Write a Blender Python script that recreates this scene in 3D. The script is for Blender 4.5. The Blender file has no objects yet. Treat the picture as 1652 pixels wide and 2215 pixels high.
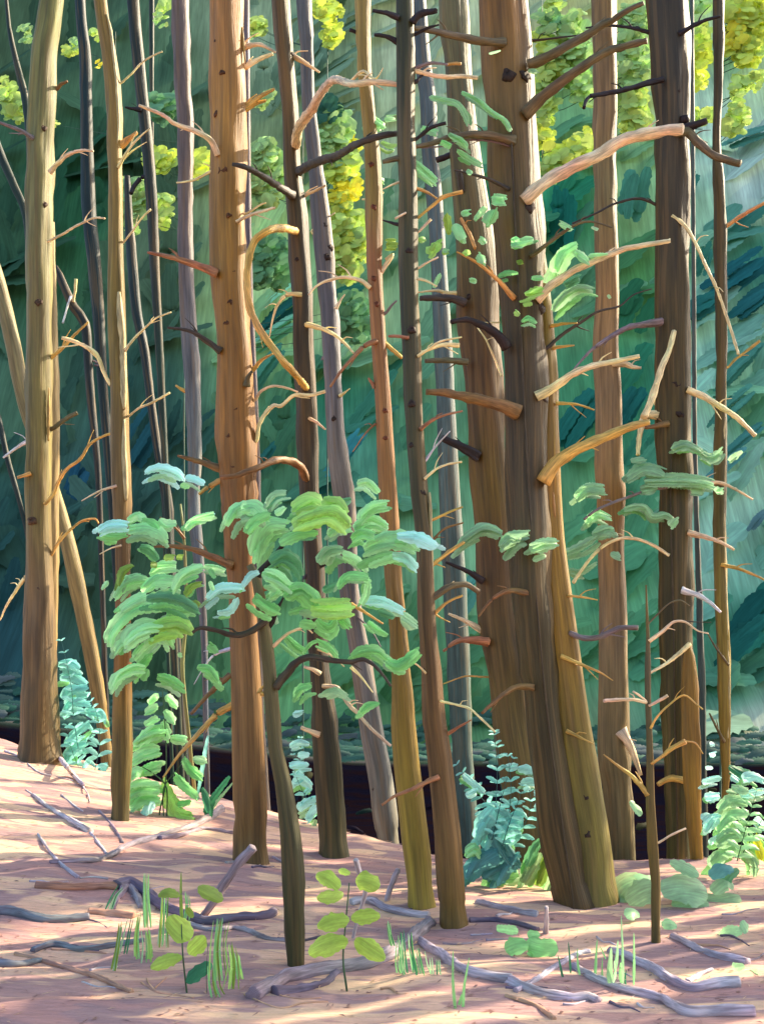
import bpy, math, random
from mathutils import Vector, noise
random.seed(7)
sc = bpy.context.scene
# ---------------------------------------------------------------- camera, sky, sun, exposure
EYE, F, CX, HY = 1.6, 2374.0, 826.0, 1487.0      # eye height (m), focal length and centre / horizon of the view
cam_d = bpy.data.cameras.new('camera'); cam = bpy.data.objects.new('camera', cam_d); sc.collection.objects.link(cam)
cam.location = (0, 0, EYE); cam.rotation_euler = (math.radians(90), 0, 0)
cam_d.sensor_fit = 'HORIZONTAL'; cam_d.sensor_width = 36; cam_d.lens = F/1652*36
cam_d.shift_y = (HY-1107.2)/1652; cam_d.clip_end = 500
sc.camera = cam
SUN_EL, SUN_AZ = math.radians(34), math.radians(30)   # azimuth measured from +X towards +Y
sdir = Vector((math.cos(SUN_EL)*math.cos(SUN_AZ), math.cos(SUN_EL)*math.sin(SUN_AZ), math.sin(SUN_EL)))
w = bpy.data.worlds.new('World'); sc.world = w; w.use_nodes = True
wn = w.node_tree; bg = wn.nodes['Background']; sky = wn.nodes.new('ShaderNodeTexSky')
sky.sky_type = 'NISHITA'; sky.sun_disc = False; sky.sun_elevation = SUN_EL
sky.sun_rotation = math.pi/2 - SUN_AZ; sky.air_density = 1.0; sky.dust_density = 3.0; sky.ozone_density = 1.0
wn.links.new(sky.outputs[0], bg.inputs[0]); bg.inputs[1].default_value = 0.15
sd = bpy.data.lights.new('sun', 'SUN'); sd.energy = 4.0; sd.angle = math.radians(0.53); sd.color = (1, 0.84, 0.6)
so = bpy.data.objects.new('sun', sd); sc.collection.objects.link(so)
so.rotation_euler = (-sdir).to_track_quat('-Z', 'Y').to_euler()
sc.view_settings.view_transform = 'Standard'; sc.view_settings.look = 'None'
sc.view_settings.exposure = 1.4; sc.view_settings.gamma = 1
sc.cycles.max_bounces = 6; sc.cycles.diffuse_bounces = 3; sc.cycles.glossy_bounces = 2
sc.cycles.transmission_bounces = 3; sc.cycles.transparent_max_bounces = 4
# ---------------------------------------------------------------- helpers
def lin(c, k=1.0):
    return tuple(k*((v/255/12.92) if v/255 <= .04045 else ((v/255+.055)/1.055)**2.4) for v in c)
def P(x, y, d): return Vector(((x-CX)/F*d, d, EYE+(HY-y)/F*d))
REG = {k: ((i % 3)*528.6, (i//3)*528.65) for i, k in enumerate('ABCDEFGHIJKL')}
Z = .36
def RG(r, pts):                                   # traced sketch coordinates -> view coordinates
    ox, oy = REG[r]
    return [(ox+Z*float(a), oy+Z*float(b)) for a, b in (p.split(',') for p in pts.split())]
def ss(a, b, t):
    t = max(0, min(1, (t-a)/(b-a))); return t*t*(3-2*t)
def interp(tab, x):
    if x <= tab[0][0]: return tab[0][1]
    for (a, va), (b, vb) in zip(tab, tab[1:]):
        if x <= b: return va+(vb-va)*(x-a)/(b-a)
    return tab[-1][1]
CREST = [(-7, 15), (-5, 14.3), (-2.5, 12.9), (-.6, 11.7), (.5, 10.5), (1.4, 9.9), (3.5, 10.2), (8, 11)]
def sp(x): return math.log1p(math.exp(max(-30, min(30, x*2))))/2
def G(x, y, rough=True):                          # height of the land
    t = ss(4.5, 12.5, y)
    near = .19*sp(-x-.1)*t
    near = min(near, 2.2)
    if rough:
        near += .05*noise.noise(Vector((x*.9, y*1.3, 3)))*min(1, y/6)+.018*noise.noise(Vector((x*3, y*5, 1)))
    far = -.45+.12*sp(-x-1)
    far = min(far, 3)
    yc = interp(CREST, x)
    d = ss(yc, yc+1.9, y)
    z = near*(1-d)+(-1.4)*d
    e = ss(26, 29.5, y)
    z = z*(1-e)+far*e
    if y > 34: z += (y-34)**1.5*.32
    return z
def hit(x, y, dmin=3.5, dmax=60):                 # where the line of sight through (x, y) meets the land
    d = dmin; st = .06
    while d < dmax:
        p = P(x, y, d)
        if p.z <= G(p.x, p.y): return d
        d += st
    return dmax
class MB:
    def __init__(s): s.v, s.f, s.uv, s.c = [], [], [], []
    def add(s, v, uv, c): s.v.append(tuple(v)); s.uv.append(uv); s.c.append((c[0], c[1], c[2], 1)); return len(s.v)-1
    def build(s, name, mat, parent=None, org=None):
        m = bpy.data.meshes.new(name)
        o3 = Vector(org) if org is not None else Vector((0, 0, 0))
        if parent is not None and org is None: o3 = Vector(parent.location)
        m.from_pydata([(a-o3.x, b-o3.y, c-o3.z) for a, b, c in s.v], [], s.f)
        ul = m.uv_layers.new(name='UVMap'); flat = []
        for f in s.f:
            for i in f: flat += s.uv[i]
        ul.data.foreach_set('uv', flat)
        ca = m.color_attributes.new('Col', 'FLOAT_COLOR', 'POINT')
        ca.data.foreach_set('color', [q for c in s.c for q in c])
        m.polygons.foreach_set('use_smooth', [True]*len(m.polygons)); m.materials.append(mat)
        m.update()
        o = bpy.data.objects.new(name, m); sc.collection.objects.link(o)
        if parent is not None: o.parent = parent
        elif org is not None: o.location = o3
        return o
def catmull(pts, step):                           # pts: lists of floats of any dimension
    if len(pts) < 2: return [list(pts[0])]
    out = []
    for i in range(len(pts)-1):
        p0 = pts[max(i-1, 0)]; p1 = pts[i]; p2 = pts[i+1]; p3 = pts[min(i+2, len(pts)-1)]
        L = math.dist(p1[:3], p2[:3]); n = max(1, int(L/step+.5))
        for k in range(n):
            t = k/n; t2 = t*t; t3 = t2*t
            out.append([.5*((2*b)+(-a+c)*t+(2*a-5*b+4*c-d)*t2+(-a+3*b-3*c+d)*t3) for a, b, c, d in zip(p0, p1, p2, p3)])
    out.append(list(pts[-1])); return out
def tube(mb, pts, seg=10, rough=.08, seed=0, flare=1, cap=True):
    """pts: (x, y, z, r, cr, cg, cb); a rough tapered limb"""
    n = len(pts); rings = []; L = 0; up = None; sd_ = seed*7.31; rm = max(.006, sum(p[3] for p in pts)/n)
    for i, p in enumerate(pts):
        c = Vector(p[:3]); a = Vector(pts[max(i-1, 0)][:3]); b = Vector(pts[min(i+1, n-1)][:3])
        t = (b-a)
        t = t.normalized() if t.length > 1e-7 else Vector((0, 0, 1))
        if up is None: up = t.orthogonal().normalized()
        if abs(t.z) > .6: up = Vector((0, 1, 0))
        up = (up-t*up.dot(t)); up = up.normalized() if up.length > 1e-5 else t.orthogonal().normalized()
        sd2 = t.cross(up)
        if i: L += (c-Vector(pts[i-1][:3])).length
        r = p[3]; ring = []
        for k in range(seg+1):
            th = 2*math.pi*k/seg
            q = up*math.cos(th)+sd2*math.sin(th)
            rr = r*(1+rough*noise.noise(Vector((math.cos(th)*1.6+sd_, math.sin(th)*1.6, L/max(r, .01)*.33)))*1.6
                    + rough*.5*noise.noise(Vector((math.cos(th)*4+sd_, math.sin(th)*4, L/max(r, .01)*.7))))
            ring.append(mb.add(c+q*rr, (th*rm+seed*.37, L+seed), p[4:7]))
        rings.append(ring)
    for a, b in zip(rings, rings[1:]):
        for k in range(seg): mb.f.append((a[k], a[k+1], b[k+1], b[k]))
    if cap:
        for ring, i in ((rings[0], 0), (rings[-1], n-1)):
            c = mb.add(pts[i][:3], (0, 0), pts[i][4:7])
            for k in range(seg):
                mb.f.append((ring[k+1], ring[k], c) if i == 0 else (ring[k], ring[k+1], c))
def leafblade(mb, pts, w, col, d, tilt=.7, bulge=.18, oval=False, jit=.1, fold=0, seed=0):
    """pts: view points; w: width in view units; d: distance (m) or list of distances. A cupped, drooping blade."""
    rnd = random.Random(seed)
    if len(pts) == 1:
        x, y = pts[0]; a = rnd.uniform(-.7, .7); h = w*.55
        pts = [(x-h*math.cos(a), y-h*math.sin(a)), (x, y-h*.15), (x+h*math.cos(a), y+h*math.sin(a))]; oval = True
    pp = [(a, b, 0) for a, b in pts]
    c = catmull(pp, max(w*.16, 2.0)); n = len(c)
    if n < 5: c = catmull(pp, w*.08); n = len(c)
    dd = d if isinstance(d, (list, tuple)) else (d, d+rnd.uniform(-.06, .06)*d/7)
    L = 0; rows = []
    for i in range(n):
        x, y = c[i][0], c[i][1]; a = c[max(i-1, 0)]; b = c[min(i+1, n-1)]
        tx, ty = b[0]-a[0], b[1]-a[1]; tl = math.hypot(tx, ty) or 1
        px, py = -ty/tl, tx/tl
        if py > 0: px, py = -px, -py
        t = i/(n-1)
        if i: L += math.hypot(c[i][0]-c[i-1][0], c[i][1]-c[i-1][1])/F*dd[0]
        prof = max(.04, math.sin(math.pi*min(.98, max(.02, t))))**(.6 if oval else .38)
        if fold: prof = max(.05, (1-t)**.55*min(1, .45+t*2))
        if not oval: prof *= (.88+.12*math.sin(t*5+seed))
        dist = dd[0]+(dd[1]-dd[0])*t; row = []
        for k in range(7):
            s = (k-3)/3
            j = 1+jit*(rnd.random()-.5)*2*(abs(s) > .9)
            hw = w*.5*prof*s*j
            q = P(x+px*hw, y+py*hw, dist)
            up = -py*hw/F*dist                    # height of this edge above the midrib
            b2 = bulge*w*prof/F*dist*(1-s*s)
            q = q+Vector((0, up*tilt*1.6-b2, b2*.35)) if not fold else q+Vector((0, up*tilt*1.6+b2*fold, 0))
            sh = rnd.uniform(.95, 1.06)
            row.append(mb.add(q, (s*w*prof/F*dist*.5+seed*.13, L+seed), [v*sh for v in col]))
        rows.append(row)
    for a, b in zip(rows, rows[1:]):
        for k in range(6): mb.f.append((a[k], b[k], b[k+1], a[k+1]))
# ---------------------------------------------------------------- materials
def newmat(name):
    m = bpy.data.materials.new(name); m.use_nodes = True
    nt = m.node_tree; return m, nt, nt.nodes['Principled BSDF']
def nd(nt, t, **kw):
    n = nt.nodes.new(t)
    for k, v in kw.items():
        if k.startswith('i_'): n.inputs[int(k[2:])].default_value = v
        else: setattr(n, k, v)
    return n
def mix(nt, fac, a, b, mode='MIX'):
    m = nt.nodes.new('ShaderNodeMix'); m.data_type = 'RGBA'; m.blend_type = mode
    for s, v in ((0, fac), (6, a), (7, b)):
        if hasattr(v, 'links') or hasattr(v, 'is_linked'): nt.links.new(v, m.inputs[s])
        else: m.inputs[s].default_value = v if s == 0 else (*v, 1)
    return m.outputs[2]
def stroke_noise(nt, uvout, su, sv, detail=3, rough=.6):
    mp = nd(nt, 'ShaderNodeMapping'); mp.inputs['Scale'].default_value = (su, sv, 1)
    nt.links.new(uvout, mp.inputs[0]); n = nd(nt, 'ShaderNodeTexNoise'); n.inputs['Scale'].default_value = 1
    n.inputs['Detail'].default_value = detail; n.inputs['Roughness'].default_value = rough
    nt.links.new(mp.outputs[0], n.inputs['Vector']); return n.outputs['Fac']
def ramp(nt, src, stops):
    r = nt.nodes.new('ShaderNodeValToRGB'); e = r.color_ramp.elements
    while len(e) < len(stops): e.new(.5)
    for i, (p, c) in enumerate(stops):
        e[i].position = p; e[i].color = (*c, 1) if not isinstance(c, (int, float)) else (c, c, c, 1)
    nt.links.new(src, r.inputs[0]); return r.outputs[0]
def streaky(name, su, sv, lo, hi, rough, bump, bigu=8, bigv=1.2, biglo=.75, bighi=1.2, tint=None, spec=.3, trans=0, dist=.004):
    m, nt, bs = newmat(name)
    uv = nd(nt, 'ShaderNodeUVMap', uv_map='UVMap').outputs[0]
    at = nd(nt, 'ShaderNodeAttribute', attribute_name='Col').outputs[0]
    n1 = stroke_noise(nt, uv, su, sv, 4, .65); n2 = stroke_noise(nt, uv, bigu, bigv, 3)
    c = mix(nt, 1.0, at, ramp(nt, n1, [(.3, lo), (.7, hi)]), 'MULTIPLY')
    c = mix(nt, 1.0, c, ramp(nt, n2, [(.35, biglo), (.65, bighi)]), 'MULTIPLY')
    if tint:
        n3 = stroke_noise(nt, uv, bigu*1.7+3, bigv*.8, 2)
        c = mix(nt, ramp(nt, n3, [(.5, 0.), (.62, tint[1])]), c, tint[0])
    nt.links.new(c, bs.inputs['Base Color']); bs.inputs['Roughness'].default_value = rough
    bs.inputs['Specular IOR Level'].default_value = spec
    b = nd(nt, 'ShaderNodeBump'); b.inputs['Strength'].default_value = bump; b.inputs['Distance'].default_value = dist
    nt.links.new(n1, b.inputs['Height']); nt.links.new(b.outputs[0], bs.inputs['Normal'])
    if trans:
        tr = nd(nt, 'ShaderNodeBsdfTranslucent'); nt.links.new(c, tr.inputs[0]); nt.links.new(b.outputs[0], tr.inputs[1])
        ms = nd(nt, 'ShaderNodeMixShader'); ms.inputs[0].default_value = trans
        nt.links.new(bs.outputs[0], ms.inputs[1]); nt.links.new(tr.outputs[0], ms.inputs[2])
        nt.links.new(ms.outputs[0], nt.nodes['Material Output'].inputs[0])
    return m
M_BARK = streaky('bark', 42, 1.3, .6, 1.35, .55, .8, 9, .8, .66, 1.3, tint=(lin((158, 124, 72), .8), .3), dist=.012, spec=.4)
M_LIMB = streaky('limb_bark', 90, 7, .5, 1.4, .55, .9, 25, 5, .7, 1.25, dist=.005, spec=.4)
M_LOG = streaky('weathered_wood', 70, 5, .6, 1.3, .65, .8, 22, 4, .7, 1.25, tint=(lin((120, 96, 100), .8), .5), dist=.004)
M_LEAF = streaky('leaf', 110, 6, .8, 1.18, .4, .45, 40, 6, .85, 1.15, trans=.5, dist=.004, spec=.35)
M_FAR = streaky('far_leaf', 9, .5, .78, 1.2, .7, .3, 1.5, .25, .8, 1.2, trans=.2, spec=.1, dist=.03)
M_KNOT = streaky('knot_bark', 120, 40, .5, 1.3, .7, .8, 30, 9, .8, 1.2)
def tag(o, label=None, cat=None, group=None, kind=None):
    if label: o['label'] = label
    if cat: o['category'] = cat
    if group: o['group'] = group
    if kind: o['kind'] = kind
    return o
def empty(name, loc, label, cat, group=None):
    o = bpy.data.objects.new(name, None); o.empty_display_size = .2; o.location = loc
    sc.collection.objects.link(o); return tag(o, label, cat, group)
# ---------------------------------------------------------------- land
def grid(name, xs, ys, zf, mat, kind='structure'):
    mb = MB(); nx = len(xs)
    for y in ys:
        for x in xs: mb.add((x, y, zf(x, y)), (x, y), (1, 1, 1))
    for j in range(len(ys)-1):
        for i in range(nx-1):
            a = j*nx+i; mb.f.append((a, a+1, a+nx+1, a+nx))
    o = mb.build(name, mat); o['kind'] = kind; return o
def fr(a, b, n): return [a+(b-a)*i/n for i in range(n+1)]
def coords(nt):
    g = nd(nt, 'ShaderNodeNewGeometry'); return g.outputs['Position']
def pnoise(nt, vec, sc3, detail=3, rough=.55, off=0, rot=0):
    mp = nd(nt, 'ShaderNodeMapping'); mp.inputs['Scale'].default_value = sc3; mp.inputs['Location'].default_value = (off, off, off)
    mp.inputs['Rotation'].default_value = (0, 0, rot); mp.vector_type = 'POINT'
    nt.links.new(vec, mp.inputs[0]); n = nd(nt, 'ShaderNodeTexNoise'); n.inputs['Scale'].default_value = 1
    n.inputs['Detail'].default_value = detail; n.inputs['Roughness'].default_value = rough
    nt.links.new(mp.outputs[0], n.inputs['Vector']); return n.outputs['Fac']
def ground_mat():
    m, nt, bs = newmat('forest_floor'); pos = coords(nt)
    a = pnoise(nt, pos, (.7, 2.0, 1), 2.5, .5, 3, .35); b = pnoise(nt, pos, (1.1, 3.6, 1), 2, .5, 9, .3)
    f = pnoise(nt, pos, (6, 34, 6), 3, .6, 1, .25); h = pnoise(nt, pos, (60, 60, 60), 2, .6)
    base = ramp(nt, a, [(.4, lin((170, 142, 142))), (.46, lin((184, 154, 150))), (.475, lin((230, 190, 162))), (.55, lin((238, 200, 172))), (.565, lin((194, 158, 150))), (.68, lin((172, 143, 142)))])  # peach and mauve soil patches, with sun and shade dapples painted in
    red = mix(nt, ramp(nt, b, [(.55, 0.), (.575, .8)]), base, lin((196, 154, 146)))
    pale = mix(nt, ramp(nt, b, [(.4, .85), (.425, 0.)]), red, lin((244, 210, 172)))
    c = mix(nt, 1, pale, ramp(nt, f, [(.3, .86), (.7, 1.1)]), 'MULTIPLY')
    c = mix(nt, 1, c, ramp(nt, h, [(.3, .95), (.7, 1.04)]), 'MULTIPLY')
    # near-black bed of the hollow, below the bank
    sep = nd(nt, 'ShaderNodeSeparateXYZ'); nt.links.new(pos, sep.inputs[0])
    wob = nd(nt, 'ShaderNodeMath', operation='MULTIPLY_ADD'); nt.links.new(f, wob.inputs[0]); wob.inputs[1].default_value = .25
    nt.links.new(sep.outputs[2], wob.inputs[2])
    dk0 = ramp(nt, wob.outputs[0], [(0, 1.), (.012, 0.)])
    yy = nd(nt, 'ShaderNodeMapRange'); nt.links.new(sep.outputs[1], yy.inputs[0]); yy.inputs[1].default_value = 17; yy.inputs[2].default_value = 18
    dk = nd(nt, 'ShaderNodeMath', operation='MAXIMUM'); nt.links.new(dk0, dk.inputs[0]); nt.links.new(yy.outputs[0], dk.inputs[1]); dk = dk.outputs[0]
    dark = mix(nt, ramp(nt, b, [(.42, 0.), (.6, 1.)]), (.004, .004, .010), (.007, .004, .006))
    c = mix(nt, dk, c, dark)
    fary = nd(nt, 'ShaderNodeMapRange'); nt.links.new(sep.outputs[1], fary.inputs[0])
    fary.inputs[1].default_value = 29.0; fary.inputs[2].default_value = 30.0
    farc = mix(nt, ramp(nt, a, [(.4, 0.), (.6, 1.)]), lin((50, 74, 62)), lin((76, 78, 80)))
    c = mix(nt, fary.outputs[0], c, farc)
    c = mix(nt, 1, c, (.84, .81, .8), 'MULTIPLY')
    nt.links.new(c, bs.inputs['Base Color']); bs.inputs['Roughness'].default_value = .85
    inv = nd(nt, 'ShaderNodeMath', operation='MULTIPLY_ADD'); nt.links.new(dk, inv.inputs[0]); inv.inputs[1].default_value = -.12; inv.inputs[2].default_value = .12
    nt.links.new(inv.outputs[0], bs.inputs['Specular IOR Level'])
    hsum = nd(nt, 'ShaderNodeMath', operation='MULTIPLY_ADD'); nt.links.new(b, hsum.inputs[0]); hsum.inputs[1].default_value = 1.6; nt.links.new(f, hsum.inputs[2])
    bp = nd(nt, 'ShaderNodeBump'); bp.inputs['Strength'].default_value = .7; bp.inputs['Distance'].default_value = .03
    nt.links.new(hsum.outputs[0], bp.inputs['Height']); nt.links.new(bp.outputs[0], bs.inputs['Normal'])
    return m
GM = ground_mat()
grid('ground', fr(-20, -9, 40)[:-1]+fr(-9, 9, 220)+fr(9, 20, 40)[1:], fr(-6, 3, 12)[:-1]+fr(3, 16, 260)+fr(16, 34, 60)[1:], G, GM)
# hillside behind: foliage greens, with pale haze at right painted in
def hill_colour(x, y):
    """colour of the wooded slope at view position x, y (tree greens, haze at right painted in)"""
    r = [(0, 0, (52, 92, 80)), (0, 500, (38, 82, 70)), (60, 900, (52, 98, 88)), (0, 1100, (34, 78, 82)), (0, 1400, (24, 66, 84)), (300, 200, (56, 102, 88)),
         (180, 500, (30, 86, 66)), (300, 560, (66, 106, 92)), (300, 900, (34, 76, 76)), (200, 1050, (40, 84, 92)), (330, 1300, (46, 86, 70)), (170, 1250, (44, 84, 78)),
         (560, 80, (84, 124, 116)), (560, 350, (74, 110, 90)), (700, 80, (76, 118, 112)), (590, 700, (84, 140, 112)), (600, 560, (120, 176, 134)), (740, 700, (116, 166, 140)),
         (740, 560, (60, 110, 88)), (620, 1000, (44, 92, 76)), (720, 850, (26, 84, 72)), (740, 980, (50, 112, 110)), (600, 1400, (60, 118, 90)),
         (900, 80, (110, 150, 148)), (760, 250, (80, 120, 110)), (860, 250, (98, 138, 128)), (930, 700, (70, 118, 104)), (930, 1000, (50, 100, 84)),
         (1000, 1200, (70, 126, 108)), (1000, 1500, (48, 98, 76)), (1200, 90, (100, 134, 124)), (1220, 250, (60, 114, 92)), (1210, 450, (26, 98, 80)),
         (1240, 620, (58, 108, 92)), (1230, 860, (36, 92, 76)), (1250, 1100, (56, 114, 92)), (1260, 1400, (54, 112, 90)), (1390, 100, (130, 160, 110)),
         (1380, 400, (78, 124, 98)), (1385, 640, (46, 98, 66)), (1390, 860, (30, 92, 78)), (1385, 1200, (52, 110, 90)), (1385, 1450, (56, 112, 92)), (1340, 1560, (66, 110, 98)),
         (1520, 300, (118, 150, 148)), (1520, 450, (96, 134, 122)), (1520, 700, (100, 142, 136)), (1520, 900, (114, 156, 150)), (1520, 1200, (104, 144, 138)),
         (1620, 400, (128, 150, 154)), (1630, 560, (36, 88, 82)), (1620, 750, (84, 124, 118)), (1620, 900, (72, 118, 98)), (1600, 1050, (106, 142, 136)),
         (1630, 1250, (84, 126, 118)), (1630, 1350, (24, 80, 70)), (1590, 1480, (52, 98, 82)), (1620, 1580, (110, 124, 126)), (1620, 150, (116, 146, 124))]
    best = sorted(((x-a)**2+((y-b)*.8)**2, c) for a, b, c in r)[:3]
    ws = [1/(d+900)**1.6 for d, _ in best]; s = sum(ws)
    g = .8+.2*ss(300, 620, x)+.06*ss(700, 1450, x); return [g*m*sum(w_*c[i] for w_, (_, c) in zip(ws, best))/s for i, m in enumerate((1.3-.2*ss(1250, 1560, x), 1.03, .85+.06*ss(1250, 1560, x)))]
def view_of(p): return (CX+p[0]/p[1]*F, HY-(p[2]-EYE)/p[1]*F)
HK = 2.0
hm = MB(); xs = fr(-34, 34, 130); ys = fr(33.8, 64, 90)
for y in ys:
    for x in xs:
        z = G(x, y, False)+(.5*noise.noise(Vector((x*.3, y*.3, 0))) if y > 36 else 0)
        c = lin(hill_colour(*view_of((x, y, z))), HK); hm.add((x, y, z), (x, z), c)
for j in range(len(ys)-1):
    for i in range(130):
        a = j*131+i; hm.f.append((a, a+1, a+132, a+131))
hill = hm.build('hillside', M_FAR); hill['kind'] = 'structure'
# the far wood on that slope: leafy masses
fm = MB(); rnd = random.Random(3)
for x0, y0, L, wd, an, c in [(1600, 600, 80, 56, 35, (30, 88, 86)), (1640, 640, 60, 40, 35, (36, 92, 88)), (1520, 655, 40, 44, 30, (36, 96, 84)), (1600, 800, 70, 30, 48, (70, 122, 104)), (1580, 880, 60, 26, 45, (72, 124, 104)),
     (1600, 960, 60, 24, 40, (64, 116, 104)), (1630, 1340, 70, 90, 50, (24, 78, 70)), (1610, 1390, 60, 70, 40, (28, 84, 72)), (1640, 1120, 30, 24, 50, (84, 112, 112)), (1560, 1010, 60, 22, 40, (80, 128, 120)), (1620, 290, 50, 34, 20, (76, 126, 108)),
     (1520, 560, 30, 30, 75, (52, 108, 90)), (1500, 400, 26, 26, 70, (62, 116, 98)), (1360, 880, 46, 50, 60, (32, 92, 82)), (1250, 900, 70, 54, 55, (32, 94, 80)), (1385, 660, 44, 60, 60, (44, 100, 66)), (1370, 430, 50, 60, 80, (70, 122, 98)),
     (1220, 470, 70, 60, 88, (28, 100, 82)), (620, 680, 60, 44, 40, (30, 84, 72)), (590, 640, 50, 34, 40, (134, 190, 146)), (600, 720, 54, 30, 35, (112, 166, 130)), (755, 700, 50, 40, 45, (130, 178, 150)), (740, 640, 40, 40, 20, (38, 92, 70)),
     (760, 480, 34, 34, 20, (34, 92, 80)), (580, 800, 60, 30, 55, (70, 124, 98)), (740, 1000, 80, 34, 55, (56, 122, 120)), (560, 1010, 60, 30, 55, (40, 92, 80)), (160, 1060, 50, 40, 70, (36, 78, 92)), (300, 960, 80, 50, 60, (36, 78, 80)), (1010, 1290, 60, 40, 60, (84, 136, 120))]:
    an = math.radians(an)
    for j in range(4):
        ox, oy = rnd.uniform(-.4, .4)*wd, rnd.uniform(-.4, .4)*wd; p = [(x0+ox-L*math.cos(an), y0+oy+L*math.sin(an)), (x0+ox+rnd.uniform(-5, 5), y0+oy-4), (x0+ox+L*math.cos(an), y0+oy-L*math.sin(an))]
        zt = EYE+(HY-y0)/F*46; dd = 34.5
        while G(0, dd, False) < EYE+(HY-y0)/F*dd and dd < 62: dd += .2
        leafblade(fm, p, wd*rnd.uniform(.4, .8), lin(c, HK*.85*rnd.uniform(.92, 1.08)), dd-1.2-.1*j, tilt=.6, bulge=.015, seed=j, jit=.25)
for i in range(420):
    y = rnd.uniform(35.5, 60); z0 = 0; x = rnd.uniform(-.43, .43)*y
    z0 = G(x, y, False); v = view_of((x, y, z0)); c = hill_colour(v[0]+rnd.gauss(0, 12), v[1]+rnd.gauss(0, 16))
    if v[1] > 1640: continue
    k = HK*rnd.uniform(.94, 1.08); c = lin(c, k)
    left = v[0] < 620
    ang = rnd.gauss(math.radians(78 if left else 40), .5 if left else .35)
    L = rnd.uniform(40, 110); wd = rnd.uniform(26, 64)
    d = y-rnd.uniform(.1, .5); h = rnd.uniform(.0, 30)
    q = view_of((x, y, z0)); x0, y0 = q[0], q[1]-h
    pts = [(x0-L*math.cos(ang), y0+L*math.sin(ang)), (x0+rnd.uniform(-4, 4), y0-3), (x0+L*math.cos(ang), y0-L*math.sin(ang))]
    leafblade(fm, pts, wd, c, d, tilt=.95, bulge=.015, seed=i, jit=.25)
for i in range(520):                                # low growth on the far bank
    y = rnd.uniform(29.2, 36); x = rnd.uniform(-.4, .42)*y; z0 = G(x, y, False); v = view_of((x, y, z0))
    c = rnd.choice([(70, 108, 92), (84, 110, 98), (62, 104, 86), (100, 112, 110), (84, 124, 104)]); an = rnd.uniform(-.3, .9); L = rnd.uniform(22, 60)
    y0 = v[1]-rnd.uniform(0, 16)
    leafblade(fm, [(v[0]-L*math.cos(an), y0+L*math.sin(an)*.6), (v[0], y0-4), (v[0]+L*math.cos(an), y0-L*math.sin(an)*.3)], rnd.uniform(9, 22), lin(c, .9), y, tilt=.6, bulge=.15, seed=i, jit=.3)
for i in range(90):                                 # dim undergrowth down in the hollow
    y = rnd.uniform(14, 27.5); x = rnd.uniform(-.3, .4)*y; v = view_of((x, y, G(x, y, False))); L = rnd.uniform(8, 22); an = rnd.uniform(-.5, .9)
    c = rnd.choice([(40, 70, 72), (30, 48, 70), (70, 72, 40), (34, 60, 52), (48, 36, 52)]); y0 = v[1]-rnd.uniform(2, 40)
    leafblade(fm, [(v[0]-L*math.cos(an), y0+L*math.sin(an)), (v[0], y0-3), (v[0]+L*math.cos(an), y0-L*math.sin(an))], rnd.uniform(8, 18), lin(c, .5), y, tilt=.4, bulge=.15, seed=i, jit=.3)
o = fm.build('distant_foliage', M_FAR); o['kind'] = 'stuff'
# ---------------------------------------------------------------- tree trunks
BC = dict(c=(238, 218, 156), p=(226, 198, 156), o=(208, 152, 84), d=(84, 74, 62), k=(52, 38, 38), g=(146, 128, 126), b=(150, 112, 66),
          y=(204, 164, 84), m=(132, 116, 80), r=(186, 128, 88), w=(214, 208, 206))
TREES = {}
WK = .66
COOL = ('T7', 'T10', 'T8b', 'T23', 'T24', 'T2', 'T6')
def trunk_pts(track, cols, d, top_ext=-430, ground=True):
    tr = sorted(track, key=lambda t: t[1])
    if top_ext is not None:
        (x0, y0, w0), (x1, y1, w1) = tr[0], tr[min(2, len(tr)-1)]
        s = (x1-x0)/max(1, y1-y0); s = max(-.12, min(.12, s))
        tr = [(x0-s*(y0-top_ext)*.8, top_ext, w0*.85)]+tr
    pts = []
    for x, y, w_ in tr:
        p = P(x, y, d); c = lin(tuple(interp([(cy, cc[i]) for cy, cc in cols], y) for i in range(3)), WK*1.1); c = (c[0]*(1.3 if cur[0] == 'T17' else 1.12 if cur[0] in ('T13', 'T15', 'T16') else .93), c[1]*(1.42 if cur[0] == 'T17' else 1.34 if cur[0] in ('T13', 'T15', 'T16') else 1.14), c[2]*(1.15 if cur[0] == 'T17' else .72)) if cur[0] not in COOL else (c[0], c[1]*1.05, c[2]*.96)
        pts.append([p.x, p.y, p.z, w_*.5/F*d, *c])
    if ground:
        a, b = pts[-1], pts[-2] if len(pts) > 1 else pts[-1]
        gz = G(a[0], a[1])-.12
        if a[2] > gz:
            k = (gz-a[2])/(b[2]-a[2]) if abs(b[2]-a[2]) > 1e-3 else 0
            sl = (a[0]-b[0])/(a[2]-b[2]) if abs(a[2]-b[2]) > 1e-3 else 0
            sl = max(-.3, min(.3, sl))
            if a[3] > .05:
                pts[-1][2] += .16; pts[-1][0] += sl*.16; pts[-1][3] *= .97
            pts.append([a[0]+sl*(gz-a[2]), a[1], gz, a[3]*(1.34 if a[3] > .05 else 1.15), *a[4:]])
        else: pts[-1][2] = min(a[2], gz)
    return pts
cur = ['']
def tree(key, name, label, cat, track, cols, d=None, top=-430, group=None, seg=20, rough=.07, step=.14):
    lo = max(track, key=lambda t: t[1]); cur[0] = key
    if d is None: d = hit(lo[0], lo[1])+lo[2]*.25/F*8
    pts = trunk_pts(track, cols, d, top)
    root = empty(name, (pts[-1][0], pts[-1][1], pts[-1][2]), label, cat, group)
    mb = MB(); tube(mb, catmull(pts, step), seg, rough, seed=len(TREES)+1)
    mb.build('trunk', M_BARK, root)
    TREES[key] = dict(root=root, d=d, track=sorted(track, key=lambda t: t[1]), n=0)
    return root
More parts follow.
